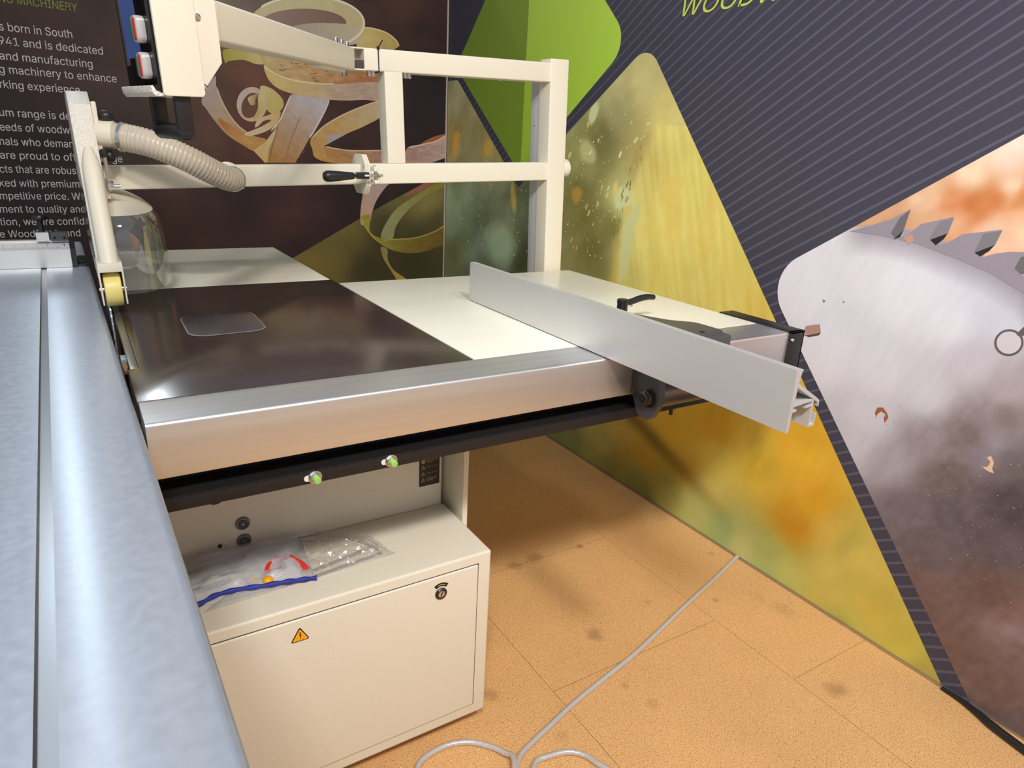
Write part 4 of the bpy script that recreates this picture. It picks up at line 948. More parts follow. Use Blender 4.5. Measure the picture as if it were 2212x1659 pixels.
obj('clamp_block', prism(rpoly([(-0.0925, 0.9445), (-0.0630, 0.9445), (-0.0630, 0.968), (-0.0925, 0.968)], 0.0015), 1, 2.292, 2.335), ALUSILV, stp)
ob_ = obj('stop_block', bx(-0.0600, -0.0185, 2.292, 2.328, 0.9445, 0.9675, 0.002), GREYC, stp, 'dark grey block with two socket screws')
for x in (-0.050, -0.0275): obj('socket_screw', merge(lathe([(0.0032, 0), (0.0032, 0.0008), (0.0018, 0.0008), (0.0018, -0.001)], (x, 2.292, 0.953), (0, -1, 0), 16)), INK, ob_)
obj('knob_stem', cyl((-0.0785, 2.312, 0.968), (-0.0785, 2.312, 0.999), 0.0072, n=20), BLACKPL, stp)
obj('knob', lathe([(0.006, 0), (0.015, 0.001), (0.0205, 0.004), (0.0212, 0.009), (0.0185, 0.0145), (0.011, 0.0172), (0.0, 0.0178)], (-0.0785, 2.312, 0.998), (0, 0, 1), 30), BLACKPL, stp, 'black mushroom knob')

# ------------------------------------------------------------------ rip fence
rf = thing('rip_fence', 'tall silver rip fence plate clamped across the cream side table', 'fence', (0.95, 1.05, 0.87))
Y0, Y1 = 0.5672, 1.5445
web = [(0.8500, 0.8725), (0.8565, 0.8725), (0.8575, 0.907), (0.8595, 0.950), (0.8625, 0.966), (0.8650, 0.9700), (0.8500, 0.9700)]
box_ = [(0.8560, 0.9470), (0.8585, 0.9520), (0.9090, 0.9215), (0.9190, 0.9150), (0.9200, 0.9055), (0.9165, 0.9055), (0.9150, 0.9120), (0.9070, 0.9155), (0.9050, 0.9180)]
e1 = prism(web, 1, Y0, Y1); 
e2 = prism([(0.8570, 0.9440), (0.8570, 0.9510), (0.9110, 0.9200), (0.9190, 0.9145), (0.9196, 0.9050), (0.9168, 0.9050), (0.9160, 0.9115), (0.9080, 0.9160)], 1, Y0 + 0.0005, Y1 - 0.002)
e3 = prism([(0.8560, 0.9120), (0.8560, 0.9150), (0.9040, 0.9190), (0.9065, 0.9180), (0.9065, 0.9150)], 1, Y0 + 0.001, Y1 - 0.003)
e4 = prism([(0.9040, 0.9170), (0.9070, 0.9170), (0.9080, 0.8725), (0.9040, 0.8725)], 1, Y0 + 0.0015, Y1 - 0.0035)
e5 = prism([(0.9060, 0.8725), (0.9190, 0.8725), (0.9205, 0.8930), (0.9175, 0.8930), (0.9165, 0.8755), (0.9060, 0.8755)], 1, Y0 + 0.0018, Y1 - 0.0038)
e6 = merge(prism([(0.8565, 0.9030), (0.8680, 0.9040), (0.8680, 0.9070), (0.8565, 0.9060)], 1, Y0 + 0.001, Y1 - 0.004), prism([(0.8890, 0.9055), (0.9050, 0.9070), (0.9050, 0.9100), (0.8890, 0.9085)], 1, Y0 + 0.001, Y1 - 0.004))
obj('fence_extrusion', merge(e1, e2, e3, e4, e5, e6), ALUF, rf, 'silver anodised fence extrusion with open hooked profile', angle=25)
# cast carriage that rides on the front rail
cp = rpoly([(0.925, 0.955), (1.150, 0.955), (1.176, 0.985), (1.172, 1.058), (1.128, 1.098), (1.090, 1.175), (1.060, 1.262), (0.990, 1.330), (0.925, 1.330)], [0.006, 0.02, 0.02, 0.03, 0.03, 0.03, 0.03, 0.02, 0.006])
ca = obj('carriage', merge(prism(cp, 2, 0.8722, 0.8985, 0.003), prism(rpoly([(0.925, 0.780), (1.166, 0.780), (1.168, 0.897), (0.925, 0.897)], 0.008), 1, 0.950, 0.9795, 0.002)), GREYC, rf, 'dark grey cast carriage')
obj('carriage_hole', cyl((1.115, 0.985, 0.898), (1.115, 0.985, 0.8992), 0.006, n=18), INK, ca)
pp = rpoly([(0.9785, 0.872), (0.9785, 0.790), (0.958, 0.748), (0.922, 0.748), (0.900, 0.790), (0.912, 0.872)], [0.002, 0.02, 0.018, 0.018, 0.02, 0.004])
br = obj('roller_bracket', prism(pp, 0, 0.925, 0.9415, 0.002), GREYC, rf, 'dark grey rounded roller bracket')
nc = at(1404, 855, 0, 0.925)
obj('eccentric_nut', merge(lathe([(0.0215, 0), (0.0215, 0.0015), (0.019, 0.0015)], (0.925, nc.y + 0.003, nc.z - 0.004), (-1, 0, 0), 28), cyl((0.925, nc.y + 0.003, nc.z - 0.004), (0.914, nc.y + 0.003, nc.z - 0.004), 0.017, n=6, bev=0.001), lathe([(0.0115, 0.0), (0.0115, 0.015), (0.0095, 0.0165), (0.003, 0.0165), (0.002, 0.0145)], (0.925, nc.y + 0.003, nc.z - 0.004), (-1, 0, 0), 24)), DSTEEL, br)
obj('roller', cyl((0.9415, nc.y + 0.003, nc.z - 0.006), (1.09, nc.y + 0.003, nc.z - 0.006), 0.0225, n=32, bev=0.001), DSTEEL, rf, 'dark oiled steel roller')
lv = at(1344, 668, 2, 0.90)
lx, ly = 1.083, 1.212
hb_ = lathe([(0.0130, 0), (0.0128, 0.016), (0.0138, 0.020), (0.0138, 0.0255), (0.0115, 0.0275), (0.0, 0.0275)], (lx, ly, 0.8985), (0, 0, 1), 26)
arm_ = tube(spline([(lx, ly, 0.9165), (lx + 0.025, ly - 0.002, 0.9185), (lx + 0.050, ly - 0.003, 0.9245), (lx + 0.074, ly - 0.004, 0.9270), (lx + 0.094, ly - 0.005, 0.9250)], 6), lambda i, n: 0.0062 + 0.0016 * math.sin(math.pi * i / n), n=14)
lev = obj('clamping_lever', merge(hb_, arm_), BLACKPL, rf, 'black curved clamping lever')
obj('lever_screw', hexbolt((lx + 0.020, ly - 0.004, 0.9095), (1, -0.2, 0), 0.0036, 0.006, True), STEEL, lev)
# ------------------------------------------------------------------ overarm frame (sags 2.3 degrees towards its free end)
SAG = -0.040
ofr = thing('overarm_frame', 'cream square-tube overarm frame with post standing behind the side table', 'frame', (1.356, 1.885, 0.87), (0, SAG, 0))
OM = wmat(ofr)
def OW(x, y, z): return OM @ Vector((x, y, z))
def hollow(x0, x1, y0, y1, z0, z1, bev): return bx(x0, x1, y0, y1, z0, z1, bev, 3)
post = obj('post', hollow(-0.034, 0.034, 0.0, 0.062, -0.16, 0.648, 0.004), CREAM, ofr, local=True)
obj('rear_column', bx(-0.030, 0.030, 0.0645, 0.112, -0.16, 0.640, 0.002), GREYPL, ofr, 'grey aluminium column behind the post', local=True)
obj('column_screw', sph((-0.0305, 0.085, 0.46), 0.0035, (0.6, 1, 1), 12), STEEL, ofr, local=True)
obj('floor_foot', bx(-0.05, 0.05, 0.0, 0.12, -0.90, -0.16, 0.004), CREAM, ofr, local=True) if False else None
obj('mounting_bracket', bx(-0.70, 0.034, 0.0645, 0.112, -0.16, -0.075, 0.004), CREAM, ofr, local=True)
ub = obj('upper_beam', hollow(-0.628, -0.033, 0.005, 0.057, 0.5815, 0.6365, 0.004), CREAM, ofr, local=True)
obj('lower_beam', hollow(-0.640, -0.033, 0.005, 0.057, 0.2915, 0.3460, 0.004), CREAM, ofr, local=True)
obj('strut', hollow(-0.5735, -0.5205, 0.005, 0.057, 0.3450, 0.5825, 0.003), CREAM, ofr, local=True)
for z0, z1 in ((0.582, 0.636), (0.292, 0.345)): obj('weld_bead', tube([(-0.034, 0.004, z0), (-0.034, 0.004, z1)], 0.0035, 8), CREAM, ofr, local=True)
obj('stub_pipe', cyl((0.034, 0.030, 0.327), (0.060, 0.030, 0.327), 0.0285, n=36, bev=0.003), CREAM, ofr, 'short round pipe end', local=True)
for x in (-0.515, -0.505): obj('beam_bolt', hexbolt((x, 0.014 + 0.01 * (x > -0.51), 0.5815), (0, 0, -1), 0.0065, 0.012, True), STEEL, ub, local=False) if False else None
def obolt(name, p, d, r, h, parent):
    b_ = hexbolt(p, d, r, h, True); b_.transform(OM); return obj(name, b_, STEEL, parent)
obolt('beam_bolt', (-0.5085, 0.016, 0.5815), (0, 0, -1), 0.0065, 0.013, ub); obolt('beam_bolt', (-0.4955, 0.020, 0.5815), (0, 0, -1), 0.0065, 0.013, ub)
obolt('beam_bolt', (-0.612, 0.016, 0.5815), (0, 0, -1), 0.0060, 0.013, ub); obolt('beam_bolt', (-0.600, 0.020, 0.5815), (0, 0, -1), 0.0060, 0.013, ub)
obolt('beam_screw', (-0.20, 0.025, 0.5815), (0, 0, -1), 0.004, 0.004, ub)
# fork at the free end of the upper beam
fk = obj('hinge_fork', merge(bx(-0.715, -0.626, 0.006, 0.056, 0.5815, 0.5855, 0.001), bx(-0.715, -0.626, 0.006, 0.056, 0.6325, 0.6365, 0.001), bx(-0.700, -0.626, 0.048, 0.054, 0.585, 0.633)), CREAM, ofr, local=True)
obj('rubber_buffer', bx(-0.690, -0.6285, 0.008, 0.046, 0.5858, 0.606, 0.001), mat('grey_rubber', rgb(74, 66, 60), 0.8), ofr, 'dark grey buffer block in the hinge fork', local=True)
tie = merge(*[tube([p, q], 0.0016, 8) for p, q in (((-0.589, 0.0035, 0.580), (-0.5885, 0.0035, 0.638)), ((-0.5885, 0.0035, 0.638), (-0.5885, 0.0585, 0.638)), ((-0.589, 0.0035, 0.580), (-0.589, 0.0585, 0.580)), ((-0.589, 0.0585, 0.580), (-0.5885, 0.0585, 0.638)), ((-0.5885, 0.0035, 0.638), (-0.578, -0.004, 0.657)))], bx(-0.592, -0.585, 0.001, 0.006, 0.634, 0.642, 0.001))
tie.transform(Matrix.Identity(4)); tie.transform(OM)
tg = obj('cable_tie', tie, BLACKPL, None); tag(tg, 'black cable tie around the end of the cream upper beam', 'cable tie')
# clamped joint on the lower beam
hexf = lambda r, cx, cz: [(cx + r * a, cz + r * b) for a, b in ((-1, -0.55), (-0.55, -1), (0.55, -1), (1, -0.55), (1, 0.55), (0.55, 1), (-0.55, 1), (-1, 0.55))]
jt = obj('joint_flange', merge(prism(hexf(0.052, 0.024, 0.319), 0, -0.6540, -0.6470, 0.0008), prism(hexf(0.052, 0.024, 0.319), 0, -0.6465, -0.6395, 0.0008)), CREAM, ofr, 'pair of cream octagonal flanges', local=True)
for y, z in ((-0.018, 0.343), (-0.018, 0.296)): 
    b_ = hexbolt((-0.6540, y, z), (-1, 0, 0), 0.0045, 0.004, True); b_.transform(OM); obj('flange_bolt', b_, STEEL, jt)
tcl = thing('toggle_clamp', 'toggle clamp with black teardrop handle on the lower crossbar joint', 'clamp', tuple(OW(-0.655, -0.02, 0.319)), (0, SAG, 0))
def TC(x, y, z): return Vector((x, y, z))
def tcobj(name, bm, m_, parent=tcl, label=None): bm.transform(OM); return obj(name, bm, m_, parent, label)
hz = 0.3185
tcobj('handle', lathe([(0.0, 0), (0.007, 0.001), (0.0115, 0.004), (0.0140, 0.010), (0.0145, 0.017), (0.0125, 0.045), (0.0098, 0.072), (0.0085, 0.083), (0.0070, 0.085), (0.0, 0.085)], (-0.7775, -0.046, hz), (1, 0, 0), 28), BLACKPL, label='black teardrop handle')
tcobj('handle_rod', bx(-0.694, -0.676, -0.049, -0.043, hz - 0.0035, hz + 0.0035), BLACKPL)
tcobj('yoke', merge(bx(-0.684, -0.652, -0.052, -0.030, hz - 0.0085, hz + 0.0085, 0.001)), BLACKPL)
tcobj('pull_rod', cyl((-0.667, -0.054, hz + 0.0005), (-0.630, -0.054, hz + 0.0005), 0.0036, n=16, bev=0.0006), STEEL)
tcobj('catch', merge(cyl((-0.6345, -0.054, hz - 0.010), (-0.6345, -0.054, hz + 0.010), 0.0048, n=18)), mat('grey_zinc', (0.42, 0.42, 0.44, 1), 0.35, 0.9))
tcobj('catch_bracket', bx(-0.6395, -0.626, -0.056, -0.026, hz + 0.0105, hz + 0.023, 0.002), CREAM)
tcobj('catch_bracket', bx(-0.6395, -0.626, -0.056, -0.026, hz - 0.021, hz - 0.0105, 0.002), CREAM)
tcobj('adjusting_nut', merge(cyl((-0.6295, -0.054, hz), (-0.622, -0.054, hz), 0.0055, n=6, bev=0.0005), cyl((-0.622, -0.054, hz), (-0.615, -0.054, hz), 0.0032, n=12)), STEEL)
for z in (hz + 0.0235, hz - 0.0225): tcobj('pin_head', sph((-0.634, -0.044, z), 0.0042, (1, 1, 0.7), 12), STEEL)
# boom carrying the blade guard, joined at the flange
bm_ = obj('boom', hollow(-1.272, -0.6535, 0.005, 0.057, 0.2925, 0.3455, 0.004), CREAM, ofr, 'left half of the lower crossbar', local=True)
pr = Vector((-1.003, 0.005, 0.320))
b_ = merge(lathe([(0.034, 0), (0.034, 0.004), (0.0285, 0.006)], pr, (0, -1, 0), 36), cyl(pr, pr + Vector((0, -0.012, 0)), 0.026, n=32)); b_.transform(OM)
obj('boom_spigot', b_, CREAM, bm_)

# ------------------------------------------------------------------ control pendant on its swing arm
pen = thing('control_pendant', 'cream control box with blue screen hanging on a cream swing arm', 'control panel', (0.127, 1.10, 1.293), (0, -0.050, 0.262))
PM = wmat(pen)
arm_l = thing  # (arm is a part of the pendant)
def pobj(name, bm, m_, parent=pen, label=None): bm.transform(PM); return obj(name, bm, m_, parent, label)
pobj('housing', prism(rpoly([(0.0, 0.0), (0.0565, 0.0), (0.0565, 0.30), (0.0, 0.30)], [0.004, 0.006, 0.004, 0.004]), 1, 0.0, 0.116, 0.0015), CREAM)
bc = pobj('back_cover', prism([(0.0565, 0.012), (0.060, 0.012), (0.088, 0.046), (0.088, 0.30), (0.0565, 0.30)], 1, 0.004, 0.112, 0.001), CREAM)
b_ = lathe([(0.005, 0), (0.0045, 0.002), (0.0, 0.0035)], (0.0600, 0.004, 0.1015), (0, -1, 0), 16); pobj('cover_screw', b_, STEEL, bc)
b_ = lathe([(0.004, 0), (0.0036, 0.002), (0.0, 0.003)], (0.0595, 0.006, 0.014), (0.3, -1, 0), 14); pobj('cover_screw', b_, STEEL, bc)
fr_ = pobj('front_glass', bx(-0.003, 0.0005, 0.004, 0.1125, 0.0045, 0.298, 0.0008), BLACKG, label='glossy black front panel')
pobj('screen', bx(-0.0036, -0.0028, 0.050, 0.0985, 0.049, 0.29), SCREEN, fr_, 'lit blue screen')
pobj('glass_edge', bx(-0.0044, -0.0024, 0.1020, 0.1045, 0.040, 0.298), STEEL, fr_)
for w in (0.0815, 0.0375):
    bt = pobj('push_button', prism(rpoly([(0.0195, w - 0.0165), (0.0405, w - 0.0165), (0.0405, w + 0.0165), (0.0195, w + 0.0165)], 0.008), 0, -0.0150, -0.002, 0.004, 3), mat('silver_plastic', rgb(205, 203, 202), 0.3, 0.4), label='silver double push button')
    pobj('red_pad', prism(rpoly([(0.0238, w - 0.0135), (0.0300, w - 0.0135), (0.0300, w + 0.0135), (0.0238, w + 0.0135)], 0.002), 0, -0.0160, -0.012, 0.0006), REDB, bt, 'red half of the button')
    pobj('green_pad', prism(rpoly([(0.0335, w - 0.0135), (0.0395, w - 0.0135), (0.0395, w + 0.0135), (0.0335, w + 0.0135)], 0.002), 0, -0.0160, -0.012, 0.0006), GREENB, bt, 'green half of the button')
pobj('bottom_lip', prism([(-0.014, 0.012), (-0.011, 0.013), (-0.007, 0.006), (0.0, 0.004), (0.004, 0.0), (-0.009, -0.001), (-0.013, 0.004)], 1, 0.006, 0.114, 0.001), HAMMER)
hp = [(0.0275, 0.013, 0.006), (0.0275, 0.013, -0.040), (0.0275, 0.020, -0.050), (0.0275, 0.090, -0.050), (0.0275, 0.098, -0.040), (0.0275, 0.098, 0.006)]
pobj('handle', merge(bx(0.0165, 0.0385, 0.008, 0.0185, -0.045, 0.004, 0.003), bx(0.0165, 0.0385, 0.0925, 0.103, -0.045, 0.004, 0.003), cyl((0.0275, 0.009, -0.046), (0.0275, 0.102, -0.046), 0.0112, n=24, bev=0.003)), BLACKPL, label='black bow handle')
# swing arm from the fork of the overarm to the back of the box
A0 = Vector((0.640, 1.852, 1.4440)); A1 = Vector((0.190, 1.156, 1.3985))
d_ = (A1 - A0).normalized(); side = Vector((0, 0, 1)).cross(d_).normalized(); up_ = d_.cross(side).normalized()
AM = Matrix(((d_.x, side.x, up_.x, A0.x), (d_.y, side.y, up_.y, A0.y), (d_.z, side.z, up_.z, A0.z), (0, 0, 0, 1))); LA = (A1 - A0).length
b_ = bx(0.0, LA, -0.024, 0.024, -0.0265, 0.0265, 0.004, 3); b_.transform(AM); arm = obj('swing_arm', b_, CREAM, pen)
sgn = 1 if (AM.to_3x3() @ Vector((0, 1, 0))).dot(CAM - A0) > 0 else -1
for s_ in (0.030, 0.082, 0.135):
    for e_ in (0.012,):
        b_ = hexbolt((s_, sgn * e_, 0.0265), (0, 0, 1), 0.0048, 0.0115, True); b_.transform(AM); obj('arm_bolt', b_, STEEL, arm)
b_ = bx(0.05, 0.27, -0.012, 0.012, -0.034, -0.0265, 0.001); b_.transform(AM); gp = obj('gusset_plate', b_, CREAM, arm)
for s_ in (0.10, 0.17):
    b_ = hexbolt((s_, sgn * 0.004, -0.034), (0, 0, -1), 0.004, 0.004, True); b_.transform(AM); obj('plate_screw', b_, STEEL, arm)
b_ = cyl((0.015, 0, -0.0265), (0.015, 0, -0.040), 0.0065, n=6); b_.transform(AM); obj('pivot_bolt', b_, STEEL, arm)

def speck_mat():
    M = bpy.data.materials.new('dark_label_with_pale_print'); M.use_nodes = True; t = M.node_tree; n = t.nodes; l = t.links; b = n['Principled BSDF']
    c = n.new('ShaderNodeTexCoord'); mp = n.new('ShaderNodeMapping'); mp.inputs['Scale'].default_value = (1, 22, 120); nz = n.new('ShaderNodeTexNoise'); nz.inputs['Scale'].default_value = 1.6
    r = n.new('ShaderNodeValToRGB'); r.color_ramp.elements[0].position = 0.54; r.color_ramp.elements[0].color = rgb(18, 18, 20); r.color_ramp.elements[1].position = 0.60; r.color_ramp.elements[1].color = rgb(170, 168, 166)
    l.new(c.outputs['Object'], mp.inputs[0]); l.new(mp.outputs[0], nz.inputs['Vector']); l.new(nz.outputs['Fac'], r.inputs['Fac']); l.new(r.outputs['Color'], b.inputs['Base Color']); b.inputs['Roughness'].default_value = 0.12
    return M
# ------------------------------------------------------------------ blade guard hood
bgd = thing('blade_guard', 'light textured metal blade guard hood with a yellow roller at its tip', 'blade guard', (0.052, 1.70, 0.90), (0, -0.026, 0))
BM = wmat(bgd)
def gobj(name, bm, m_, parent=bgd, label=None, angle=35): 
    bm.transform(Matrix.Translation((-0.052, -1.70, -0.90))); bm.transform(BM); return obj(name, bm, m_, parent, label, angle=angle)
side_poly = [(1.720, 0.905), (1.700, 0.945), (1.838, 1.294), (1.905, 1.3215), (2.16, 1.3215), (2.42, 1.06), (2.42, 0.905)]
gobj('hood', prism(side_poly, 0, 0.0325, 0.0745, 0.002), HAMMER)
gobj('side_label', bx(0.0315, 0.0326, 1.78, 2.38, 0.95, 1.12), speck_mat(), label='glossy dark label on the hood side')
ax0, ax1 = Vector((0.0545, 1.648, 0.968)), Vector((0.0545, 1.790, 1.205))
rn = [ax0 + (ax1 - ax0) * t for t in np.linspace(0, 1, 14)]
gobj('guard_tube', tube(rn, lambda i, n: 0.0182 * (1.0 if i < n - 3 else (0.94, 0.78, 0.45)[i - n + 3]), n=28), CREAM, label='cream round tube on the hood face')
fkb = gobj('roller_fork', merge(bx(0.0305, 0.0765, 1.632, 1.735, 0.9655, 0.984, 0.002), bx(0.0305, 0.0335, 1.632, 1.705, 0.897, 0.968, 0.0012), bx(0.0735, 0.0765, 1.632, 1.705, 0.897, 0.968, 0.0012)), CREAM)
gobj('guide_roller', cyl((0.0375, 1.667, 0.924), (0.0695, 1.667, 0.924), 0.0355, n=44, bev=0.003), YEL, label='yellow guide roller')
gobj('roller_axle', merge(cyl((0.0285, 1.667, 0.924), (0.0785, 1.667, 0.924), 0.004, n=16), cyl((0.0345, 1.667, 0.924), (0.0372, 1.667, 0.924), 0.008, n=16), cyl((0.0698, 1.667, 0.924), (0.0730, 1.667, 0.924), 0.008, n=16)), STEEL)
# clear bulging side shield
def shield(sgrow=0.0, vmax=12, vmin=0):
    prof_ = [(0.893, 1.0), (0.93, 1.0), (0.97, 0.995), (1.005, 0.98), (1.030, 0.95), (1.048, 0.90), (1.063, 0.82), (1.075, 0.71), (1.085, 0.58), (1.094, 0.42), (1.100, 0.26), (1.104, 0.08)][vmin:vmax]
    bm = bmesh.new(); rows = []; n = 40
    for z, s_ in prof_:
        row = []
        for k in range(n + 1):
            t = -math.pi / 2 + math.pi * k / n
            c_, s2 = math.cos(t), math.sin(t)
            ex = 2 / 2.6
            row.append(bm.verts.new((0.0755 + 0.122 * (s_ + sgrow) * abs(c_) ** ex, 2.035 + 0.285 * (0.55 + 0.45 * s_) * math.copysign(abs(s2) ** ex, s2), z + sgrow * 0.05)))
        rows.append(row)
    for a, b in zip(rows, rows[1:]):
        for k in range(n): bm.faces.new((a[k], a[k + 1], b[k + 1], b[k]))
    return bm
sh_ = gobj('side_shield', shield(), CLEAR, label='clear bulging plastic side shield', angle=80)
gobj('shield_top', shield(0.012, 12, 6), CREAM, label='cream cap over the clear shield', angle=80)
gobj('shield_hinge', merge(bx(0.0745, 0.0835, 1.80, 2.28, 1.098, 1.116, 0.002)), CREAM)
gobj('suction_pipe', cyl((0.0740, 1.848, 1.2345), (0.112, 1.832, 1.2330), 0.0280, n=36, bev=0.001), CREAM, label='round suction outlet')
gobj('hanger_plate', bx(0.0745, 0.0845, 1.83, 1.87, 1.20, 1.300, 0.003), CREAM)
gobj('star_knob', sph((0.1000, 1.84, 1.271), 0.0165, (1, 0.8, 0.75)), BLACKPL, label='black knob')
gobj('star_knob', sph((0.0960, 1.845, 1.187), 0.0145, (0.8, 0.9, 1)), BLACKPL, label='black knob')
gobj('height_rod', cyl((0.0835, 1.80, 1.115), (0.0835, 1.80, 1.20), 0.0038, n=14), STEEL)
gobj('rod_cap', cyl((0.0835, 1.80, 1.186), (0.0835, 1.80, 1.204), 0.0062, n=16, bev=0.001), BLACKPL)
gobj('rod_nut', merge(cyl((0.078, 1.79, 1.128), (0.092, 1.79, 1.128), 0.0095, n=6, bev=0.0006), cyl((0.092, 1.79, 1.126), (0.104, 1.79, 1.126), 0.004, n=12), cyl((0.0835, 1.80, 1.118), (0.0835, 1.80, 1.142), 0.0062, n=8)), STEEL)

# ------------------------------------------------------------------ suction hose from guard to crossbar
hs = thing('suction_hose', 'short ribbed beige suction hose between the blade guard and lower crossbar', 'hose', (0.23, 1.80, 1.14))
path = spline([(0.098, 1.836, 1.2330), (0.125, 1.822, 1.2290), (0.172, 1.798, 1.2185), (0.236, 1.785, 1.192), (0.286, 1.795, 1.166), (0.325, 1.815, 1.1485), (0.346, 1.845, 1.1445), (0.350, 1.873, 1.147)], 40)
Lp = sum((b - a).length for a, b in zip(path, path[1:]))
pr_ = resample(path, 0.00085); rib_p = 0.0082
def hose_r(i, n):
    s_ = i * 0.00085; ph = (s_ % rib_p) / rib_p; t = i / n
    base = 0.0285 - 0.0022 * max(0, t - 0.55) / 0.45
    if s_ < 0.016: return base - 0.001
    return base + 0.0019 * math.exp(-((ph - 0.5) / 0.16) ** 2)
obj('ribbed_tube', tube(pr_, hose_r, n=36), HOSEM, hs, angle=70)
def clampring(i, r):
    p = pr_[i]; d = (pr_[min(i + 3, len(pr_) - 1)] - pr_[max(i - 3, 0)]).normalized()
    c_ = obj('hose_clamp', lathe([(r - 0.002, -0.0035), (r, -0.0035), (r, 0.0035), (r - 0.002, 0.0035)], p, d, 36), STEEL, hs, 'steel worm-drive clamp')
    s_ = d.cross(Vector((0, 0, 1))).normalized(); q = p + (s_ * 0.80 if s_.dot(CAM - p) > 0 else -s_ * 0.80) * r + Vector((0, 0, -0.30 * r))
    u = (q - p).normalized(); w = d.cross(u)
    obj('clamp_screw', merge(cyl(q - w * 0.009, q + w * 0.009, 0.0036, n=14, bev=0.0005), cyl(q + w * 0.009, q + w * 0.013, 0.0042, n=6)), STEEL, c_)
clampring(26, 0.0318); clampring(len(pr_) - 34, 0.0300)

# ------------------------------------------------------------------ mesh pouch and bag on the cabinet
ZT = 0.4645
pou = thing('mesh_pouch', 'white mesh pouch with blue zip holding small plastic pieces on the cabinet', 'pouch', (0.20, 1.19, ZT))
q00, q10, q11, q01 = Vector((-0.010, 1.128, ZT)), Vector((0.299, 1.108, ZT)), Vector((0.312, 1.256, ZT)), Vector((-0.005, 1.262, ZT))
def pq(s, t, h):
    p = (q00 * (1 - s) + q10 * s) * (1 - t) + (q01 * (1 - s) + q11 * s) * t
    e_ = min(1, min(s, 1 - s) * 9) * min(1, min(t, 1 - t) * 6)
    wob = float(vnoise(np.array([s * 9 + 3]), np.array([t * 6 + 1]))[0]); w2 = float(vnoise(np.array([s * 26 + 3]), np.array([t * 14 + 8]))[0])
    y_ = p.y + 0.006 * (wob - 0.5) * (1 - t)
    return Vector((p.x, y_, p.z + 0.0015 + h * e_ * (0.35 + 0.65 * wob + 0.16 * w2) + 0.019 * max(0.0, (t - 0.55) / 0.45) ** 1.5 * min(1, (1 - s) * 14)))
bm = bmesh.new(); NS, NT = 64, 36
uvl = bm.loops.layers.uv.new('UV')
G = [[bm.verts.new(pq(i / NS, j / NT, 0.022)) for j in range(NT + 1)] for i in range(NS + 1)]
for i in range(NS):
    for j in range(NT):
        f = bm.faces.new((G[i][j], G[i + 1][j], G[i + 1][j + 1], G[i][j + 1]))
        for lp, (a, b) in zip(f.loops, ((i, j), (i + 1, j), (i + 1, j + 1), (i, j + 1))): lp[uvl].uv = (a / NS * 165, b / NT * 80)
obj('mesh_cloth', bm, MESHFAB, pou, angle=180)
zp = spline([(-0.012, 1.118, ZT + 0.004), (0.05, 1.118, ZT + 0.004), (0.098, 1.121, ZT + 0.006), (0.128, 1.127, ZT + 0.011), (0.165, 1.124, ZT + 0.0125), (0.205, 1.116, ZT + 0.0115), (0.24, 1.111, ZT + 0.011), (0.272, 1.108, ZT + 0.008), (0.300, 1.1055, ZT + 0.0045)], 8)
bmz = tube(zp, lambda i, n: 0.0042 + 0.0008 * math.sin(i * 0.9), n=14)
obj('zip_edge', bmz, BLUEZ, pou, 'dark blue zip edge')
obj('pouch_seam', tube([pq(1.0, t, 0.0) + Vector((0.001, 0, 0.0015)) for t in np.linspace(0.03, 1, 14)], 0.0018, 8), PALEPL, pou)
def loose(name, bm, m_, label, cat, group=None): return tag(obj(name, bm, m_, None), label, cat, group)
zc = ZT + 0.007
loose('red_handle', tube(spline([(0.222, 1.157, zc), (0.230, 1.175, zc + 0.003), (0.243, 1.188, zc + 0.004), (0.256, 1.196, zc + 0.003)], 6), lambda i, n: 0.0068 - 0.0012 * i / n, 12), RED, 'red plastic handle lying left in the mesh pouch', 'handle', 'red handles in the mesh pouch')
loose('red_handle', tube(spline([(0.268, 1.203, zc), (0.273, 1.182, zc + 0.004), (0.283, 1.160, zc + 0.003), (0.290, 1.137, zc)], 6), lambda i, n: 0.0054 + 0.0018 * i / n, 12), RED, 'bent red plastic handle at the right end of the mesh pouch', 'handle', 'red handles in the mesh pouch')
loose('yellow_cap', sph((0.2175, 1.130, ZT + 0.0105), 0.0102, (1, 1, 0.8)), ORANGE, 'round yellow plastic cap near the blue zip of the pouch', 'cap', 'yellow pieces in the mesh pouch')
loose('yellow_cap', sph((0.1985, 1.146, ZT + 0.007), 0.0062, (0.6, 1.2, 0.8)), ORANGE, 'smallest yellow plastic piece left of the round cap in the pouch', 'cap', 'yellow pieces in the mesh pouch')
loose('brass_fitting', cyl((0.253, 1.160, ZT + 0.007), (0.255, 1.172, ZT + 0.009), 0.006, n=16, bev=0.001), mat('dull_brass', (0.42, 0.33, 0.17, 1), 0.4, 0.8), 'dull brass fitting between the two red handles in the pouch', 'fitting')
for k, (x0, y0, x1, y1, lb) in enumerate(((0.075, 1.158, 0.160, 1.170, 'front steel hex key in the mesh pouch, nearest the zip'), (0.085, 1.192, 0.215, 1.205, 'long middle steel hex key in the mesh pouch'), (0.05, 1.222, 0.20, 1.236, 'rear steel hex key in the mesh pouch, farthest from the zip'))):
    loose('hex_key', tube(spline([(x0, y0 + 0.014, zc), (x0 + 0.002, y0 + 0.002, zc), (x0 + 0.012, y0, zc), (x1, y1, zc)], 6), 0.0048, 6), mat('dark_hex_steel', (0.22, 0.23, 0.27, 1), 0.35, 0.9), lb, 'hex key', 'hex keys in the mesh pouch')
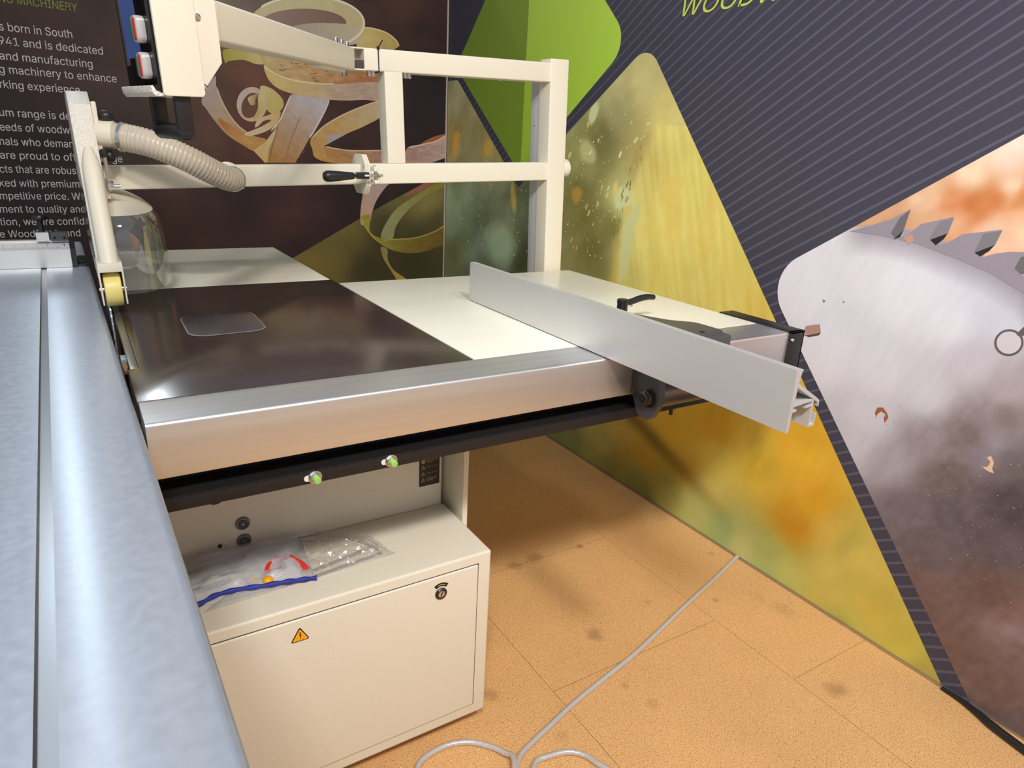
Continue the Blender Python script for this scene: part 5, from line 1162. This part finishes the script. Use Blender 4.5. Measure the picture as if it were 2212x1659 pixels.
# clear bag
bag = thing('plastic_bag', 'crumpled clear plastic bag lying beside the mesh pouch on the cabinet', 'bag', (0.38, 1.18, ZT))
b00, b10, b11, b01 = Vector((0.10, 1.099, ZT)), Vector((0.462, 1.118, ZT)), Vector((0.443, 1.205, ZT)), Vector((0.29, 1.258, ZT))
bm = bmesh.new(); NS, NT = 90, 46; rows = []
for i in range(NS + 1):
    row = []
    for j in range(NT + 1):
        s_, t_ = i / NS, j / NT
        p = (b00 * (1 - s_) + b10 * s_) * (1 - t_) + (b01 * (1 - s_) + b11 * s_) * t_
        e_ = min(1, min(s_, 1 - s_) * 12) * min(1, min(t_, 1 - t_) * 8)
        h = abs(float(fbm(np.array([s_ * 11 + t_ * 3]), np.array([t_ * 7 + 40 + s_ * 4]), 3)[0]) - 0.5) * 0.034 + 0.003
        if i == NS: p = p + Vector((rnd.uniform(-0.004, 0.004), 0, 0))
        row.append(bm.verts.new((p.x, p.y, p.z + 0.0012 + h * e_)))
    rows.append(row)
for i in range(NS):
    for j in range(NT): bm.faces.new((rows[i][j], rows[i + 1][j], rows[i + 1][j + 1], rows[i][j + 1]))
obj('bag_film', bm, FILM, bag, angle=25)
arc = spline([(0.285, 1.250, ZT + 0.003), (0.345, 1.243, ZT + 0.004), (0.395, 1.215, ZT + 0.004), (0.428, 1.165, ZT + 0.004), (0.437, 1.142, ZT + 0.003)], 8)
bmA = merge(*[tube([p + Vector((0, 0, dz)) for p in arc], 0.0016, 8) for dz in (0.0, 0.011)])
tag(obj('curved_guard_strip', bmA, CLEARSTRIP, None), 'curved clear plastic strip inside the plastic bag', 'strip', 'clear strips in the plastic bag')
for (p, q, lb) in (((0.300, 1.132, ZT + 0.003), (0.425, 1.157, ZT + 0.003), 'straight clear plastic strip across the middle of the plastic bag'), ((0.300, 1.112, ZT + 0.003), (0.440, 1.130, ZT + 0.003), 'straight clear plastic strip along the front edge of the bag')):
    d = (Vector(q) - Vector(p)).normalized(); w = Vector((-d.y, d.x, 0)) * 0.003
    bm = bmesh.new(); V = [Vector(p) + w, Vector(p) - w, Vector(q) - w, Vector(q) + w]
    A = [bm.verts.new(v) for v in V]; B = [bm.verts.new(v + Vector((0, 0, 0.0025))) for v in V]
    bm.faces.new(A); bm.faces.new(B)
    for k in range(4): bm.faces.new((A[k], A[(k + 1) % 4], B[(k + 1) % 4], B[k]))
    tag(obj('straight_strip', bm, CLEARSTRIP, None), lb, 'strip', 'clear strips in the plastic bag')

# ------------------------------------------------------------------ braided hose and black cable on the floor
def braid_mat():
    M = bpy.data.materials.new('braided_grey_hose'); M.use_nodes = True; t = M.node_tree; n = t.nodes; l = t.links; b = n['Principled BSDF']
    c = n.new('ShaderNodeTexCoord'); w = n.new('ShaderNodeTexVoronoi'); w.inputs['Scale'].default_value = 1.0
    mp = n.new('ShaderNodeMapping'); mp.inputs['Scale'].default_value = (1, 1, 1); l.new(c.outputs['UV'], mp.inputs[0])
    s = n.new('ShaderNodeSeparateXYZ'); l.new(mp.outputs[0], s.inputs[0])
    outs = []
    for sg in (1, -1):
        a = n.new('ShaderNodeMath'); a.operation = 'MULTIPLY_ADD'; a.inputs[1].default_value = sg; l.new(s.outputs['Y'], a.inputs[0]); l.new(s.outputs['X'], a.inputs[2])
        f = n.new('ShaderNodeMath'); f.operation = 'SINE'; l.new(a.outputs[0], f.inputs[0]); outs.append(f)
    m_ = n.new('ShaderNodeMath'); m_.operation = 'MULTIPLY'; l.new(outs[0].outputs[0], m_.inputs[0]); l.new(outs[1].outputs[0], m_.inputs[1])
    mr = n.new('ShaderNodeMapRange'); mr.inputs['From Min'].default_value = -0.7; mr.inputs['From Max'].default_value = 0.7; l.new(m_.outputs[0], mr.inputs['Value'])
    x = n.new('ShaderNodeMix'); x.data_type = 'RGBA'; x.inputs['A'].default_value = rgb(128, 118, 108); x.inputs['B'].default_value = rgb(214, 208, 202)
    l.new(mr.outputs[0], x.inputs['Factor']); l.new(x.outputs['Result'], b.inputs['Base Color']); b.inputs['Roughness'].default_value = 0.3; b.inputs['Metallic'].default_value = 0.25
    return M
BRAID = braid_mat()
def fl(px, py, z=0.0068): p = at(px, py, 2, 0.0); return (p.x, p.y, z)
hpts = [(1.7275, 1.240, 0.0068), fl(1540, 1257), fl(1480, 1312), fl(1420, 1370), fl(1368, 1419), fl(1300, 1474), fl(1240, 1523), fl(1190, 1570), fl(1150, 1608), fl(1122, 1640), (0.640, 0.890, 0.0068), (0.612, 0.820, 0.0068), (0.622, 0.765, 0.0068), (0.652, 0.80, 0.007), (0.668, 0.868, 0.0075),
        (0.692, 0.897, 0.0068), fl(1180, 1640), fl(1225, 1629), fl(1262, 1636), fl(1290, 1654), (0.82, 0.78, 0.0068), (0.78, 0.71, 0.0068), (0.70, 0.69, 0.0068), (0.615, 0.735, 0.0068), (0.596, 0.80, 0.010), (0.622, 0.868, 0.0195), fl(1108, 1651, 0.0195), fl(1090, 1634, 0.010), fl(1060, 1618), fl(1010, 1608), fl(955, 1619), fl(905, 1655), (0.45, 0.965, 0.0068), (0.42, 0.90, 0.0068), (0.40, 0.80, 0.0068)]
hp_ = resample(spline(hpts, 14), 0.0055)
fh = tube(hp_, 0.0066, n=14)
uvl = fh.loops.layers.uv.new('UV'); fh.verts.index_update()
for f in fh.faces:
    if len(f.verts) == 4:
        for lp in f.loops:
            i = lp.vert.index; lp[uvl].uv = ((i // 14) * 0.0055 * 900, 0)
fho = tag(obj('air_hose', fh, BRAID, None, angle=80), 'grey braided hose running across the chipboard floor to the wall', 'hose')
cpts = [(1.712, 0.60, 0.009), fl(2092, 1512, 0.009), fl(2128, 1545, 0.009), fl(2160, 1580, 0.009), fl(2195, 1610, 0.009), (1.66, 0.36, 0.009), (1.62, 0.20, 0.009), (1.60, -0.1, 0.009)]
cpts = [(1.724, 0.575, 0.006), (1.722, 0.53, 0.007), (1.712, 0.487, 0.009), (1.700, 0.450, 0.010), (1.692, 0.405, 0.010), (1.680, 0.33, 0.010), (1.655, 0.20, 0.010), (1.62, 0.0, 0.010)]
tag(obj('power_cable', tube(spline(cpts, 8), lambda i, n: 0.0045 + 0.0055 * min(1, i / 24), n=14), BLACKPL, None, angle=80), 'thick black cable along the foot of the right-hand wall', 'cable')
